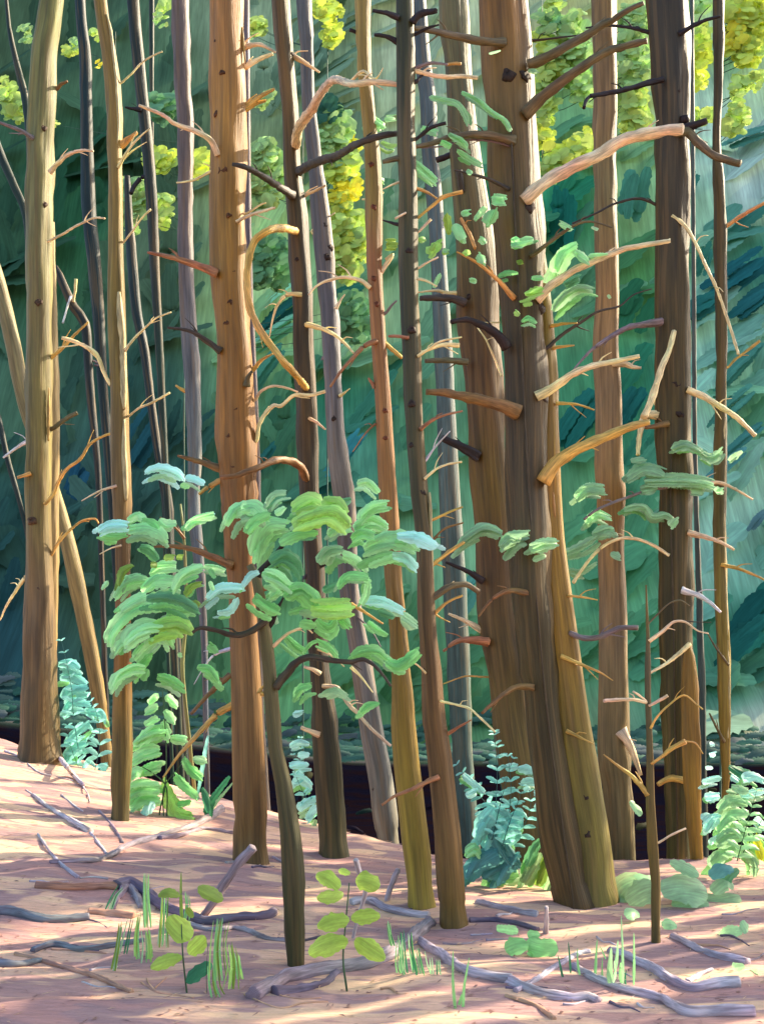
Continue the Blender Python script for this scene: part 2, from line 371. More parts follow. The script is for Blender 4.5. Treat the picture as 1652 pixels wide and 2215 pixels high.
def tr_at(T, y): return interp([(t[1], t[0]) for t in T['track']], y), interp([(t[1], t[2]) for t in T['track']], y)
TD = [
 ('T1', 'pine_tree', 'tall olive brown pine with pale branch stubs at the far left bank', (112,0,50,95,130,54,88,300,58,84,560,56,85,900,56,82,1100,54,85,1300,62,86,1500,78,88,1600,86,88,1650,92),
   [(0,(150,134,84)),(500,(146,126,90)),(1050,(138,112,66)),(1300,(132,98,78)),(1600,(96,70,44))], None, -430),
 ('T1b', 'slender_pine', 'slender pinkish tan stem close behind the olive pine at far left', (112,560,16,114,700,20,117,900,24,114,1100,28,112,1300,26,110,1450,22,108,1560,20),
   [(500,(190,150,120)),(1500,(186,140,104))], 15.5, 480),
 ('T1c', 'leaning_tree', 'weathered tan trunk leaning from the left edge down to the ferns', (-30,520,30,4,640,32,30,755,32,54,870,32,119,1075,30,150,1190,33,178,1320,34,200,1430,32,216,1525,30,226,1600,26),
   [(500,(150,128,104)),(1000,(160,130,98)),(1500,(168,126,84))], 17.5, 430),
 ('T2', 'dark_tree', 'dark blue green trunk right of the olive pine', (173,0,22,184,120,26,187,250,26,192,450,30,203,560,30,213,680,26,222,830,22,236,1000,20,250,1200,18),
   [(0,(26,56,60)),(1200,(34,52,54))], 21, -430),
 ('T3', 'bent_snag', 'short dark bent snag between the olive pine and thin golden trunk', (120,575,8,128,593,16,140,622,18,160,665,20,184,700,21,191,780,19,197,870,18,206,953,16,214,1060,13,222,1300,12),
   [(560,(46,44,50)),(1000,(58,48,64))], 19, None),
 ('T4', 'slim_pine', 'slim golden pine with a bare pale strip, left of the big orange pine', (217,0,27,234,108,30,246,216,33,248,324,32,250,432,29,251,560,32,252,640,36,255,760,38,258,850,38,260,980,42,264,1090,42,265,1130,36,266,1215,32,266,1420,36,264,1510,42,264,1620,44,261,1700,40,260,1775,36),
   [(0,(172,126,60)),(400,(172,130,78)),(700,(150,116,56)),(1100,(150,108,72)),(1200,(122,82,52)),(1440,(172,104,34)),(1560,(136,104,58)),(1750,(96,78,46))], None, -430),
 ('T5', 'dark_tree', 'dark brown thin trunk with a crooked pale twig, upper left background', (288,0,26,297,108,26,308,216,26,320,324,26,328,432,25,333,540,22,337,620,20,345,760,18,352,900,16,362,1100,15),
   [(0,(58,52,48)),(450,(62,54,50)),(600,(84,60,56)),(700,(44,70,64)),(1100,(40,62,60))], 18.5, -430),
 ('T5b', 'thin_tree', 'thinnest short dark stem high beside the mauve trunk', (328,-30,11,328,60,11,328,180,9,330,400,7,340,700,7), [(0,(44,62,58)),(700,(40,76,66))], 27, -430),
 ('T6', 'dark_tree', 'dark slate trunk bending right behind the slim golden pine', (276,400,14,279,480,18,283,528,22,295,670,22,313,760,20,324,850,19,342,980,18,362,1090,24,372,1250,20),
   [(400,(54,66,64)),(600,(36,58,62)),(1100,(46,50,56))], 20, 380),
 ('T7', 'mauve_tree', 'smooth mauve grey trunk just left of the big orange pine', (389,0,38,395,180,35,401,290,34,401,560,33,405,670,36,414,780,36,419,890,33,421,1000,29,419,1090,26,425,1165,26,435,1270,20,442,1400,14,446,1600,12),
   [(0,(124,104,100)),(500,(126,106,104)),(700,(116,112,120)),(1000,(112,122,130)),(1300,(92,100,118))], 14.8, -430),
 ('T7b', 'pale_stem', 'thin pale wavy stem among the green leaves left of the orange pine', (390,1090,5,394,1122,5,400,1200,6,403,1310,7,399,1380,8,394,1435,9,398,1490,8,403,1543,8,408,1590,8), [(1000,(128,140,104)),(1600,(150,134,96))], 13.5, None),
 ('T8', 'orange_pine', 'thickest straight orange pine with knots, left of centre', (489,0,72,494,180,76,494,324,77,493,432,79,496,560,78,503,710,77,508,780,78,510,890,82,512,980,82,517,1070,75,519,1165,66,522,1255,62,529,1381,61,534,1489,63,538,1618,68,542,1730,71,544,1868,70),
   [(0,(206,132,80)),(200,(190,124,66)),(500,(180,122,54)),(700,(176,112,48)),(1000,(168,104,54)),(1200,(160,96,52)),(1500,(160,108,74)),(1700,(138,90,54)),(1868,(120,84,52))], None, -430),
 ('T8b', 'slim_tree', 'lilac grey slip of trunk directly behind the orange pine', (531,0,16,534,250,14,538,560,14,545,750,16,552,980,20,556,1150,20,560,1500,20,566,1620,20), [(0,(134,118,128)),(1600,(112,98,96))], 12.6, -430),
 ('T9', 'dark_pine', 'dark brown pine with a hooped branch, right of the orange pine', (606,0,40,615,108,38,624,198,36,629,288,37,633,378,40,643,468,46,648,560,48,655,640,43,656,745,46,662,853,46,665,960,46,669,1060,42,675,1165,40,681,1237,42,684,1345,42,692,1453,42,701,1561,54,708,1640,60,716,1750,61,722,1855,61),
   [(0,(112,88,58)),(400,(96,74,48)),(600,(74,60,52)),(900,(84,62,42)),(1300,(66,46,40)),(1560,(64,52,40)),(1855,(78,66,40))], None, -430),
 ('T10', 'grey_tree', 'grey lilac trunk slanting down between dark pine and yellow trunk', (658,0,34,664,108,29,667,216,28,676,306,31,685,378,33,692,450,40,701,540,42,709,640,41,716,745,40,722,853,38,727,943,42,738,1033,48,747,1090,45,751,1165,42,755,1273,40,766,1345,40,779,1417,42,793,1507,46,808,1600,48,820,1660,50,827,1712,50,836,1790,50,841,1830,46),
   [(0,(112,110,112)),(500,(110,104,108)),(800,(128,122,134)),(1000,(134,124,116)),(1200,(116,108,114)),(1500,(130,124,124)),(1830,(134,134,128))], 11.9, -430),
 ('T11', 'yellow_pine', 'narrow pine turning from orange to ochre yellow at its foot, centre', (784,0,33,786,108,29,791,180,29,797,252,31,804,324,32,808,432,36,809,560,34,813,640,31,820,745,31,828,853,32,834,960,35,841,1090,40,846,1165,37,852,1273,38,859,1345,37,866,1453,42,873,1561,50,880,1650,53,893,1760,55,903,1860,56,912,1966,52),
   [(0,(182,140,82)),(430,(170,128,66)),(480,(176,106,76)),(900,(180,112,72)),(1100,(176,110,62)),(1300,(170,116,54)),(1500,(160,116,50)),(1966,(176,140,62))], None, -430),
 ('T12', 'olive_pine', 'dark olive pine with brown lower half, right of the yellow one', (876,0,38,878,108,40,878,216,38,879,324,39,883,432,40,883,560,43,885,640,41,889,745,41,893,853,40,899,960,38,906,1070,38,912,1120,37,917,1165,38,919,1219,37,922,1309,37,926,1381,40,932,1453,44,938,1561,50,949,1640,54,960,1750,56,970,1850,57,977,1946,58,980,2011,56),
   [(0,(74,66,38)),(900,(82,70,44)),(1120,(86,70,46)),(1200,(112,80,56)),(1500,(116,74,46)),(1800,(124,84,54)),(2011,(130,92,48))], None, -430),
 ('T23', 'grey_tree', 'pale blue grey hazy trunk between olive pine and wide brown trunk', (912,100,34,925,210,36,930,330,37,940,440,36,948,560,34,958,745,40,965,890,42,972,1060,48,978,1165,50,985,1300,50,990,1400,50,996,1560,48,1000,1640,46),
   [(0,(100,106,110)),(600,(112,124,124)),(1100,(104,118,112)),(1500,(92,112,104))], 20, -430),
 ('T13', 'broad_pine', 'broad taupe pine directly left of the twin trunks', (980,0,62,988,108,58,997,216,62,1004,324,66,1016,432,72,1028,540,80,1034,640,86,1042,780,84,1049,890,84,1056,1000,84,1064,1090,84,1072,1200,84,1082,1345,88,1096,1453,88,1108,1560,88,1122,1650,88,1136,1760,84,1146,1870,84,1150,1935,84),
   [(0,(118,106,94)),(400,(104,90,70)),(560,(104,88,64)),(700,(92,58,32)),(900,(108,70,36)),(1060,(112,82,30)),(1200,(96,62,38)),(1500,(110,84,56)),(1900,(100,80,54))], 9.9, -430),
 ('T15', 'giant_pine', 'big dark brown pine, darker and left one of the twin trunks', (1092,0,104,1102,150,110,1110,330,108,1122,500,108,1128,640,98,1134,780,94,1138,900,92,1140,1060,90,1149,1273,90,1162,1417,82,1172,1520,76,1188,1650,78,1206,1784,80,1232,1910,80,1244,1962,84),
   [(0,(146,96,54)),(200,(124,88,54)),(450,(106,82,54)),(700,(82,60,46)),(1100,(86,66,56)),(1500,(82,66,48)),(1962,(84,60,40))], None, -430),
 ('T16', 'golden_pine', 'golden olive pine hugging the dark giant, right one of the twins', (1150,420,20,1166,560,30,1174,660,36,1180,780,44,1184,890,48,1187,1070,54,1190,1165,58,1200,1273,66,1216,1417,74,1233,1561,82,1260,1730,88,1278,1850,92,1284,1955,94),
   [(300,(116,92,60)),(700,(140,108,60)),(1100,(166,116,52)),(1400,(160,114,52)),(1700,(124,104,60)),(1955,(118,98,54))], None, 350),
 ('T17', 'tan_tree', 'tan and grey patched trunk between the twin pines and dark right pine', (1305,0,52,1309,216,52,1306,324,48,1309,432,46,1312,540,48,1315,640,50,1311,745,55,1316,853,58,1317,1000,62,1320,1090,60,1322,1200,56,1325,1345,58,1327,1489,62,1326,1618,68,1335,1700,66,1341,1800,62,1345,1896,60),
   [(0,(152,118,76)),(200,(146,112,80)),(450,(138,118,80)),(600,(164,120,76)),(900,(160,128,100)),(1100,(172,122,74)),(1300,(148,116,92)),(1500,(136,112,82)),(1896,(110,96,72))], 10.9, -430),
 ('T18', 'dark_pine', 'tall dark pine at right carrying the heavy pink elbow branch', (1442,0,86,1449,108,82,1453,216,76,1455,324,70,1454,432,72,1454,560,73,1454,672,75,1456,816,75,1458,960,74,1461,1060,70,1462,1200,70,1462,1309,70,1462,1417,68,1462,1561,62,1464,1650,58,1467,1800,54,1468,1900,52),
   [(0,(74,58,50)),(300,(82,62,50)),(600,(90,68,46)),(900,(94,72,38)),(1300,(80,64,34)),(1900,(84,74,36))], 10.6, -430),
 ('T18b', 'broken_snag', 'golden broken snag against the foot of the dark right pine', (1489,1392,8,1490,1420,22,1491,1490,36,1494,1600,40,1498,1700,36,1503,1800,30,1509,1896,28), [(1380,(190,132,50)),(1600,(168,112,48)),(1896,(176,124,52))], 10.2, None),
 ('T19', 'thin_tree', 'thin brown trunk with yellow sunlit side near the right edge', (1553,0,25,1554,108,22,1552,216,18,1549,306,18,1552,367,22,1556,450,26,1558,560,26,1559,640,27,1560,745,24,1559,853,22,1557,960,28,1556,1090,28,1556,1165,27,1559,1273,27,1564,1381,28,1566,1489,28,1568,1618,20,1570,1680,16,1567,1726,12),
   [(0,(92,76,66)),(400,(98,78,52)),(900,(120,94,60)),(1100,(128,106,68)),(1400,(176,138,72)),(1726,(170,126,56))], 10.9, -430),
 ('T20', 'leafy_sapling', 'nearest thin dark sapling with broad mint green leaves, left of centre', (540,1222,16,552,1245,20,562,1290,24,575,1381,27,586,1489,29,595,1619,31,611,1694,35,626,1802,42,634,1910,48,637,2018,42,640,2095,34),
   [(1200,(136,112,96)),(1400,(118,98,78)),(1600,(94,80,56)),(1900,(70,64,44)),(2095,(80,70,44))], None, None),
 ('T21', 'bare_sapling', 'bare twiggy brown sapling standing in front of the dark right pine', (1397,1265,3,1399,1330,6,1401,1381,8,1401,1435,13,1401,1507,13,1404,1586,13,1406,1658,16,1406,1730,19,1412,1838,23,1417,1910,20,1418,2045,20),
   [(1260,(150,108,50)),(1430,(96,80,68)),(1600,(104,84,60)),(1800,(140,104,52)),(2045,(104,84,50))], None, None),
 ('T22', 'background_tree', 'faint dark leaning trunk at the top left corner', (14,0,8,22,70,10,37,140,13,55,215,17,64,300,16,66,420,14,68,700,14), [(0,(44,62,56)),(700,(44,66,62))], 24, -430),
 ('T22b', 'background_tree', 'short dark slanting trunk at the left edge, upper part of picture', (-24,260,18,0,330,18,30,400,17,54,460,15,62,560,12,70,900,12), [(0,(48,58,56)),(900,(44,66,62))], 23, 200),
 ('T22c', 'background_tree', 'thin slate trunk slanting low at the left edge behind the pine', (-16,860,14,0,920,13,18,1000,12,42,1085,11,66,1200,10,76,1400,10), [(0,(56,66,84)),(1400,(40,60,74))], 24, 800),
 ('T24', 'slim_tree', 'slim grey green stem seen right of the dark right pine', (1497,200,9,1500,600,9,1503,1000,10,1512,1300,13,1518,1500,15,1520,1640,15), [(0,(116,128,118)),(1000,(112,122,112)),(1560,(96,108,98))], 16, -430),
]
for key, nm, lab, tr, cols, d, top in TD:
    track = [tuple(tr[i:i+3]) for i in range(0, len(tr), 3)]
    d_far = d and d > 16
    tree(key, nm, lab, 'tree' if key not in ('T20', 'T21', 'T7b') else 'sapling', track, [(cy, [v*.68+o for v, o in zip(cc, (0, 8, 6))]) for cy, cc in cols] if key in ('T2', 'T3', 'T5', 'T5b', 'T6', 'T22', 'T22b', 'T22c') else ([(cy, [v*.8 for v in cc]) for cy, cc in cols] if key in ('T24',) else cols), d, top, seg=14 if d_far else 26, rough=.06 if d_far else .12)  # far trunks tinted toward the background, the fading put into their colour
# ---------------------------------------------------------------- branches
def branch(key0, reg, w0, w1, col, s, name='branch', dz=None, seed=None, mat=None):
    key = key0.split('>')[0].split('~')[0]; T = TREES[key]; pts = RG(reg, s); d = T['d']
    x0, y0 = pts[0]; cx, cw = tr_at(T, y0)
    rnd = random.Random(int(x0*7+y0*13)); n = len(pts)
    onfront = abs(x0-cx) < cw*.42
    start = d-(cw*.5/F*d*.92 if onfront else 0)
    total = sum(math.dist(a, b) for a, b in zip(pts, pts[1:]))/F*d
    dz = (rnd.uniform(-.55, -.15) if onfront else rnd.uniform(-.45, .25)) if dz is None else dz
    out = []; c = lin(BC[col], WK*(1.8 if col in 'cpyow' else 1.25 if col in 'brg' else 1.05))
    if not onfront and abs(x0-cx) < cw*1.3 and n > 1:      # root it inside the trunk
        p = P(cx+(x0-cx)*.5, y0+(y0-pts[1][1])*.15, d); out.append([*p, w0*Z*.5/F*d*1.25, *c])
    for i, (x, y) in enumerate(pts):
        t = i/(n-1); dd = start+dz*total*t
        if '>' in key0: dd = start+(TREES[key0.split('>')[1]]['d']-.35-start)*min(1, t*1.6)
        if '~' in key0: dd = start+(TREES[key0.split('~')[1]]['d']-.34-start)*min(1, 6*min(t, 1-t))
        out.append([*P(x, y, dd), max(.0012, (w0+(w1-w0)*t)*(.95-.2*t)*Z*.5/F*dd), *[v*rnd.uniform(.9, 1.1) for v in c]])
    mb = MB(); r = max(w0, w1)*Z*.5/F*d
    tube(mb, catmull(out, max(.02, r*.8)), 12 if r > .008 else 7, .22, seed=rnd.random()*50)
    T['n'] += 1
    o = mb.build(name, mat or M_LIMB, T['root'])
    if total > .22 and max(w0, w1) > 15 and key not in ('T2', 'T3'):
        for j in range(2 if total > .5 else 1):                 # short dead twigs springing from the limb
            q = rnd.uniform(.3, .9)*(len(out)-2); i = int(q); a = Vector(out[i][:3]).lerp(Vector(out[i+1][:3]), q-i); ax = (Vector(out[i+1][:3])-Vector(out[i][:3])).normalized()
            L = rnd.uniform(.05, .15)*min(1.3, d/9); r0 = min(out[i][3]*.5, .008)
            u = (ax*.7+Vector((rnd.uniform(-.2, .2), rnd.uniform(-.3, .2), rnd.uniform(.4, .9)*rnd.choice([1, 1, -1])))).normalized()
            cc = [v*1.15 for v in c]; tp = [[*a, r0, *cc], [*(a+u*L*.5+Vector((0, 0, .01))), r0*.75, *cc], [*(a+u*L+ax*L*.3), r0*.3, *cc]]
            m2 = MB(); tube(m2, catmull(tp, .03), 6, .15, seed=j); t2 = m2.build('twig', M_LIMB, None, org=(0, 0, 0))
            rl_ = T['root'].location
            for v in t2.data.vertices: v.co -= rl_
            t2.parent = o
    return o
BR = '''
T1 A 30 18 g 205,830 120,780 0,735 -60,715
T1 A 32 16 p 300,1035 350,975 420,920 500,900 560,905
T1 A 26 18 b 340,530 365,505 405,485
T1 A 16 14 p 285,1450 385,1400 440,1365 520,1325 570,1305 630,1310
T4 A 12 12 c 715,505 790,440 850,375 910,335 975,305
T4 A 22 10 c 710,1005 750,930 800,860 850,810 905,765
T4 A 14 6 c 745,950 800,900 880,850
T4 A 46 24 o 735,865 775,830 825,790
T4 A 12 16 c 740,1455 800,1380 850,1310 905,1255
T8 A 46 20 p 1310,930 1280,860 1240,820 1150,775 1060,745 980,690 900,655 835,630
T5 A 30 14 k 850,660 800,650 750,640
T5 A 26 34 k 850,1065 810,1110 785,1160
T8 A 20 12 c 1265,1030 1160,1080 1060,1095
T8 A 38 24 c 1475,395 1560,350 1640,320
T8 A 34 18 p 1470,280 1560,265 1655,310
T8 A 44 20 y 1475,640 1560,580 1650,530
T8 A 32 18 y 1475,655 1540,620 1600,600
T8 A 22 20 p 1420,1330 1500,1290 1600,1260 1650,1245
T8 A 14 10 c 1480,1280 1560,1230 1600,1215
T9>T8 B 56 30 d 290,1170 200,1115 100,1050 0,1000 -70,985
T9>T11 B 66 36 p 308,860 330,760 400,660 470,540 540,475 640,500 740,490 850,495 915,505
T11>T11 B 22 8 c 640,490 710,425 770,465 800,460 832,405
T9>T11 B 56 44 d 330,1025 420,975 560,930 680,860 800,820 915,800
T9 B 34 16 p 290,330 380,385 450,430
T9 B 22 14 p 355,1175 430,1140 490,1110
T10 B 14 10 c 400,1390 470,1330 545,1275
T9~T8 E 46 56 y 312,-80 230,-100 140,-85 60,-20 25,90 15,230 35,390 100,520 170,620 250,720 330,810 370,860
T12 B 40 24 k 925,105 850,75 770,60
T12 B 36 24 k 920,250 850,215 780,205
T11 B 20 30 k 670,190 650,180 632,175
T12 B 44 36 k 1010,135 1050,85 1130,65 1150,62
T15 B 56 40 m 1565,255 1400,240 1250,210 1120,180 1015,165
T12 B 22 14 k 1030,200 1100,165 1170,145
T12 B 24 18 g 1030,405 1120,375 1220,385
T12 B 28 30 p 1035,425 1130,450 1220,460 1300,455 1400,465
T12 B 24 10 k 1035,485 1060,455 1120,415
T13 B 18 24 o 1215,385 1260,378 1300,380
T15 B 64 30 m 1620,845 1550,825 1400,805 1250,820 1120,860 1030,880
T15 B 16 10 g 1600,875 1480,845 1330,840 1200,875 1050,885
T12 B 22 26 k 1035,830 1120,765 1210,735
T13 B 40 40 k 1240,930 1200,945 1150,960
T12 B 34 34 m 915,950 830,970
T15 B 26 14 d 1590,1135 1480,1080 1370,1045 1260,1020
T12 B 16 32 y 1035,1310 1120,1240 1200,1180 1310,1150
T12 B 20 14 o 1035,1130 1100,1155 1155,1190
T12 B 14 20 p 1040,1395 1080,1355 1120,1315
T12 B 14 18 p 970,1275 905,1310
T12 B 26 10 k 935,1350 880,1335 830,1320
T13 B 20 26 o 1300,1310 1350,1400 1385,1490
T11 B 18 14 c 830,1155 770,1190 705,1195
T12 B 16 10 p 930,1090 880,1110 830,1135
T13 B 34 50 d 1310,1150 1300,1090 1290,1020
T15 C 70 36 m 235,385 350,340 480,270 600,200 690,140 740,120 830,60 930,15
T15 C 80 44 m 215,690 300,600 420,500 560,400 700,310 820,275 950,240
T18 C 40 26 k 1045,475 940,500 820,535 700,560 600,580 570,645
T15 C 84 80 p 205,1205 330,1100 480,1010 640,940 800,840 950,800 1080,780 1165,775
T18 C 64 50 m 1110,790 1190,790 1260,860 1350,930 1450,965 1510,980
T18 C 70 46 k 1150,780 1210,760 1310,720
T18 C 60 70 k 1170,740 1180,710 1180,690
T15 C 30 12 m 250,1540 350,1465 450,1390 540,1340 620,1330 740,1365
T18 C 20 12 d 1005,1225 900,1190 760,1220 640,1280 500,1340
T15 F 56 32 p 285,335 380,240 500,160 650,90 800,30 950,0 1090,-25
T15 C 16 10 d 260,240 400,225 560,205
T18 C 26 12 k 975,195 860,165 720,150 580,165
T18 C 34 20 k 1140,205 1230,150 1310,115 1390,95
T19 C 26 26 o 1435,1350 1540,1280 1660,1215
T18 F 22 22 c 1100,-175 1180,-110 1245,0 1300,120 1370,270 1430,440 1500,660
T1 D 26 16 y 310,675 380,615 450,540 530,465
T1 D 28 32 m 325,1100 390,1050 465,1010
T1 D 24 16 w 150,1190 80,1235 20,1280
T1 D 26 18 y 270,1560 320,1500 350,1430 400,1350 480,1290 540,1200 620,1150 690,1130
T1 D 26 22 o 185,1375 105,1400
T4 D 26 28 c 665,840 620,760 580,660 510,610 440,580 370,560
T4 D 18 12 c 752,635 800,570 870,500 940,440 1028,405
T4 D 12 18 c 768,1035 830,985 900,955 1020,890
T7 D 30 14 y 1115,880 1085,865 1055,845
T3 D 12 10 g 600,720 550,690 505,650
T3 D 14 26 c 440,345 452,270 456,205
T3 D 14 16 w 425,310 400,390 378,470
T8 D 56 18 r 1305,175 1200,130 1080,90 960,60 885,45
T8 D 46 18 d 1325,640 1230,570 1130,515 1005,498
T8 D 54 16 b 1325,1345 1220,1310 1130,1285 1065,1268
T8 D 44 22 y 1340,1415 1260,1450 1195,1500
T9>T8 E 56 34 b 370,1400 330,1330 250,1295 170,1300 80,1340 0,1370 -60,1390 -145,1400
T8 D 30 10 y 1515,755 1560,700 1610,665
T8 D 50 20 m 1480,850 1490,800 1515,760
T8 E 26 26 c 70,1180 85,1090 130,1010 180,965 220,970 300,905 400,905 485,880
T8 E 16 16 p 62,935 100,880 170,850 250,860 320,885
T9 E 32 10 c 345,300 260,300 200,360 170,450 150,555
T8 E 22 14 y 55,745 110,690 170,655
T11 E 30 14 p 755,260 700,215 600,195 500,215 430,250 385,300
T9 E 36 14 c 370,480 450,500 540,540 610,600 655,650
T11 E 36 18 r 795,580 720,610 650,680 580,760 515,855
T11 E 30 26 p 825,160 860,105 890,60 850,90
T10 E 26 8 p 550,385 575,335 603,297
T10 E 34 20 g 470,690 510,655 550,615
T10 E 24 6 c 570,910 600,890 632,865
T9 E 24 14 p 390,1045 430,1065 485,1110
T11 E 16 8 r 795,1070 730,1130 650,1245
T11 E 30 26 y 850,600 900,640 945,680
T12 E 24 18 r 985,560 920,550 865,550
T12 E 22 14 c 1040,670 1110,625 1180,580 1305,555
T12 E 16 40 c 1090,640 1160,610 1220,600 1290,605
T13 E 60 40 d 1325,350 1250,325 1150,320 1055,322
T13 E 26 10 c 1220,290 1150,275 1045,285
T12 E 20 12 c 1035,205 1090,215 1155,250
T13 E 46 34 m 1340,705 1220,695 1085,698
T15 E 38 12 o 1620,325 1530,220 1400,110 1275,42
T15 E 66 34 k 1575,625 1520,540 1420,480 1330,450 1240,465
T15 E 8 20 c 1400,480 1450,570 1500,680 1545,790
T15 E 96 48 b 1645,1010 1520,960 1350,920 1200,890 1095,885
T12 E 28 14 r 1055,1110 1120,1060 1200,1025 1310,1000
T13 E 76 50 k 1405,1275 1300,1215 1185,1160
T12 E 18 8 w 1085,1300 1150,1210 1235,1120
T12 E 18 16 c 1080,1410 1150,1350 1220,1320 1305,1305
T12 E 16 12 p 1045,140 1100,105 1165,75
T11 E 20 14 g 850,410 880,370 915,335
T11 E 34 14 r 790,870 765,830 745,800
T15 F 26 8 d 335,630 440,540 560,460 660,400 780,370 870,300 980,265
T18 F 50 12 g 1035,465 930,480 830,500 720,560 620,630 560,690 505,755
T15 F 62 32 c 285,915 400,850 500,780 620,730 760,700 905,670
T17 F 50 22 p 740,710 820,715 860,735 915,740
T15 F 94 46 y 325,1430 400,1320 500,1240 640,1180 780,1120 900,1080 965,1065
T18 F 40 26 b 1075,1075 1000,1090 940,1100
T18 F 30 60 c 1112,520 1080,640 1030,760 980,920 930,1040
T18 F 46 30 c 935,1040 905,1150 895,1265
T16 F 26 12 y 370,490 450,475 530,470
T16 F 22 10 y 380,622 460,610 512,605
T16 F 24 12 y 400,955 480,955 550,965 632,993
T18 F 44 30 c 1190,870 1300,920 1400,980 1500,1050 1600,1150
T19 F 14 24 y 1438,735 1480,690 1560,630 1625,578
T18 F 36 14 p 1210,1445 1290,1440 1380,1430 1480,1470 1585,1532
T18 I 20 20 g 1075,-10 960,5 850,45 740,85 640,130 572,182
T1 G 22 12 y 305,395 360,310 440,230 500,190 570,180 592,208
T1 G 26 10 c 152,535 90,620 40,700 0,790
T8 G 58 20 b 1395,465 1300,420 1180,370 1050,345 925,345
T20 G 44 28 d 1600,790 1500,860 1400,880 1300,850 1200,835 1145,872
T8 G 28 5 w 1390,960 1300,990 1240,1050 1165,1175
T8 G 42 24 b 1395,1110 1300,1190 1230,1260 1145,1355
T8 G 50 14 y 1405,1300 1310,1350 1220,1440 1130,1540 1060,1620 980,1735
T7b G 20 10 b 1110,300 1050,230 960,170
T4 G 14 8 p 730,340 670,355 598,392
T4 D 20 8 p 700,1450 600,1480 490,1540
T20 H 50 20 k 85,510 160,430 230,340 290,280
T9 H 46 26 k 370,540 440,470 560,420 590,410
T20 H 34 14 k 160,815 200,720 240,640
T20 H 26 10 r 130,600 190,580 215,570
T20 H 24 12 p 180,940 260,870 360,835 410,868
T20 H 58 22 d 190,1195 260,1100 320,1040 400,1010 520,1030 640,1040 720,1025 800,1080 880,1185
T20 H 22 8 c 440,960 520,1000 600,1070
T20 H 24 8 c 640,1070 700,1130 772,1225
T9 H 36 22 p 455,1110 410,1085 360,1070
T9 H 32 22 p 470,1185 560,1200 620,1290 680,1350 760,1440 880,1545
T9 H 40 30 p 450,1480 400,1460 340,1435
T10 H 26 14 y 640,690 720,740 832,812
T10 H 12 8 g 680,770 760,850 820,950
T20 H 26 12 y 85,1225 135,1165
T12 H 18 14 b 1125,315 1200,240 1315,203
T13 H 52 22 k 1430,555 1350,500 1208,440
T12 H 50 36 m 1135,650 1230,590 1330,575 1410,620
T12 H 24 16 y 1145,745 1220,680 1310,640
T12 H 30 22 y 1135,450 1240,370 1320,320
T12 H 18 14 y 1120,190 1250,130 1310,108
T13 H 46 18 p 1425,850 1340,800 1225,750
T15 H 44 20 b 1700,625 1620,612 1560,620 1480,670 1405,765
T13 H 62 24 r 1465,920 1380,910 1280,915 1195,975
T13 H 12 10 y 1435,1130 1340,1125 1280,1140 1195,1172
T15 I 46 24 b 265,1195 170,1190 90,1235 10,1300 -42,1348
T12 H 16 16 c 1175,1275 1280,1300 1350,1320 1420,1380 1505,1462
T12 H 26 10 r 1215,1475 1290,1430 1365,1388
T12 K 36 18 r 1165,265 1100,290 1000,340 900,380 825,432
T12 H 14 12 c 1090,1110 1040,1060 980,1030
T18 I 20 26 c 1082,400 990,340 880,300 780,300 680,350 600,430 505,565
T18 I 36 20 p 1195,262 1300,290 1390,320 1472,365
T19 I 26 14 y 1395,455 1500,480 1600,520 1660,550
T18 I 48 20 w 1160,610 1230,630 1310,670 1392,742
T16 I 34 42 g 485,865 560,895 650,895 730,860 800,835 895,835
T16 I 18 8 y 470,640 590,655 652,668
T21 I 12 10 m 962,805 1020,745 1080,690 1150,670 1205,705
T21 I 26 8 p 962,918 1050,850 1110,800 1180,800 1250,850 1320,870
T21 I 10 6 d 1160,795 1250,800 1335,803
T18b I 34 20 c 1205,935 1130,1000 1050,1060 962,1108
T16 I 32 6 y 430,1005 540,1050 660,1100 745,1152
T21 I 22 28 p 945,1285 850,1265 690,1275
T21 I 14 16 p 945,1275 900,1240 865,1218
T21 I 16 28 p 960,1305 1010,1280 1075,1242
T21 I 16 10 y 970,1440 1010,1370 1080,1300 1170,1240 1240,1290 1285,1325
T16 I 28 8 y 465,1455 540,1490 625,1532
T19 I 18 8 m 1440,1060 1360,950 1310,860
T19 I 22 14 m 1412,1522 1370,1440 1325,1350
T17 L 84 26 p 790,-10 850,80 912,255
T21 L 36 10 y 945,355 860,260 780,200 688,128
T21 L 16 46 y 975,185 1040,140 1100,90 1180,50
T21 L 14 8 y 1180,50 1240,60 1285,125
T18 L 50 36 y 1195,292 1090,272 1015,310
T21 L 14 16 p 1022,658 1100,610 1183,572
'''
for ln in BR.strip().splitlines():
    k, r, a, b, c, *rest = ln.split()
    branch(k, r, float(a), float(b), c, ' '.join(rest))
# pale bare wood strips, doubling as painted sunlight along trunk edges
def strip(key, reg, w0, w1, col, s):
    T = TREES[key]; pts = RG(reg, s); d = T['d']; out = []; n = len(pts)
    for i, (x, y) in enumerate(pts):
        cx, cw = tr_at(T, y); off = max(-.9, min(.9, (x-cx)/(cw*.5))); t = i/(n-1)
        wd = (w0+(w1-w0)*t)*Z*.5
        dd = d-(cw*.5/F*d)*math.sqrt(1-off*off)*.93
        out.append([*P(x, y, dd), wd/F*dd*(.45 if i in (0, n-1) else 1), *lin(BC[col], WK)])
    mb = MB(); tube(mb, catmull(out, .05), 10, .15, seed=w0)
    mb.build('bare_wood_highlight', M_LIMB, T['root'])
strip('T4', 'A', 20, 16, 'c', '640,80 665,180 680,320 695,450 705,600 712,750 705,860')
strip('T4', 'D', 44, 36, 'c', '715,285 722,420 735,560 740,720 742,900 745,990')
strip('T4', 'D', 30, 34, 'c', '745,1050 745,1250 755,1450 758,1540')
strip('T1', 'D', 16, 20, 'y', '292,860 292,960 290,1080 290,1180')
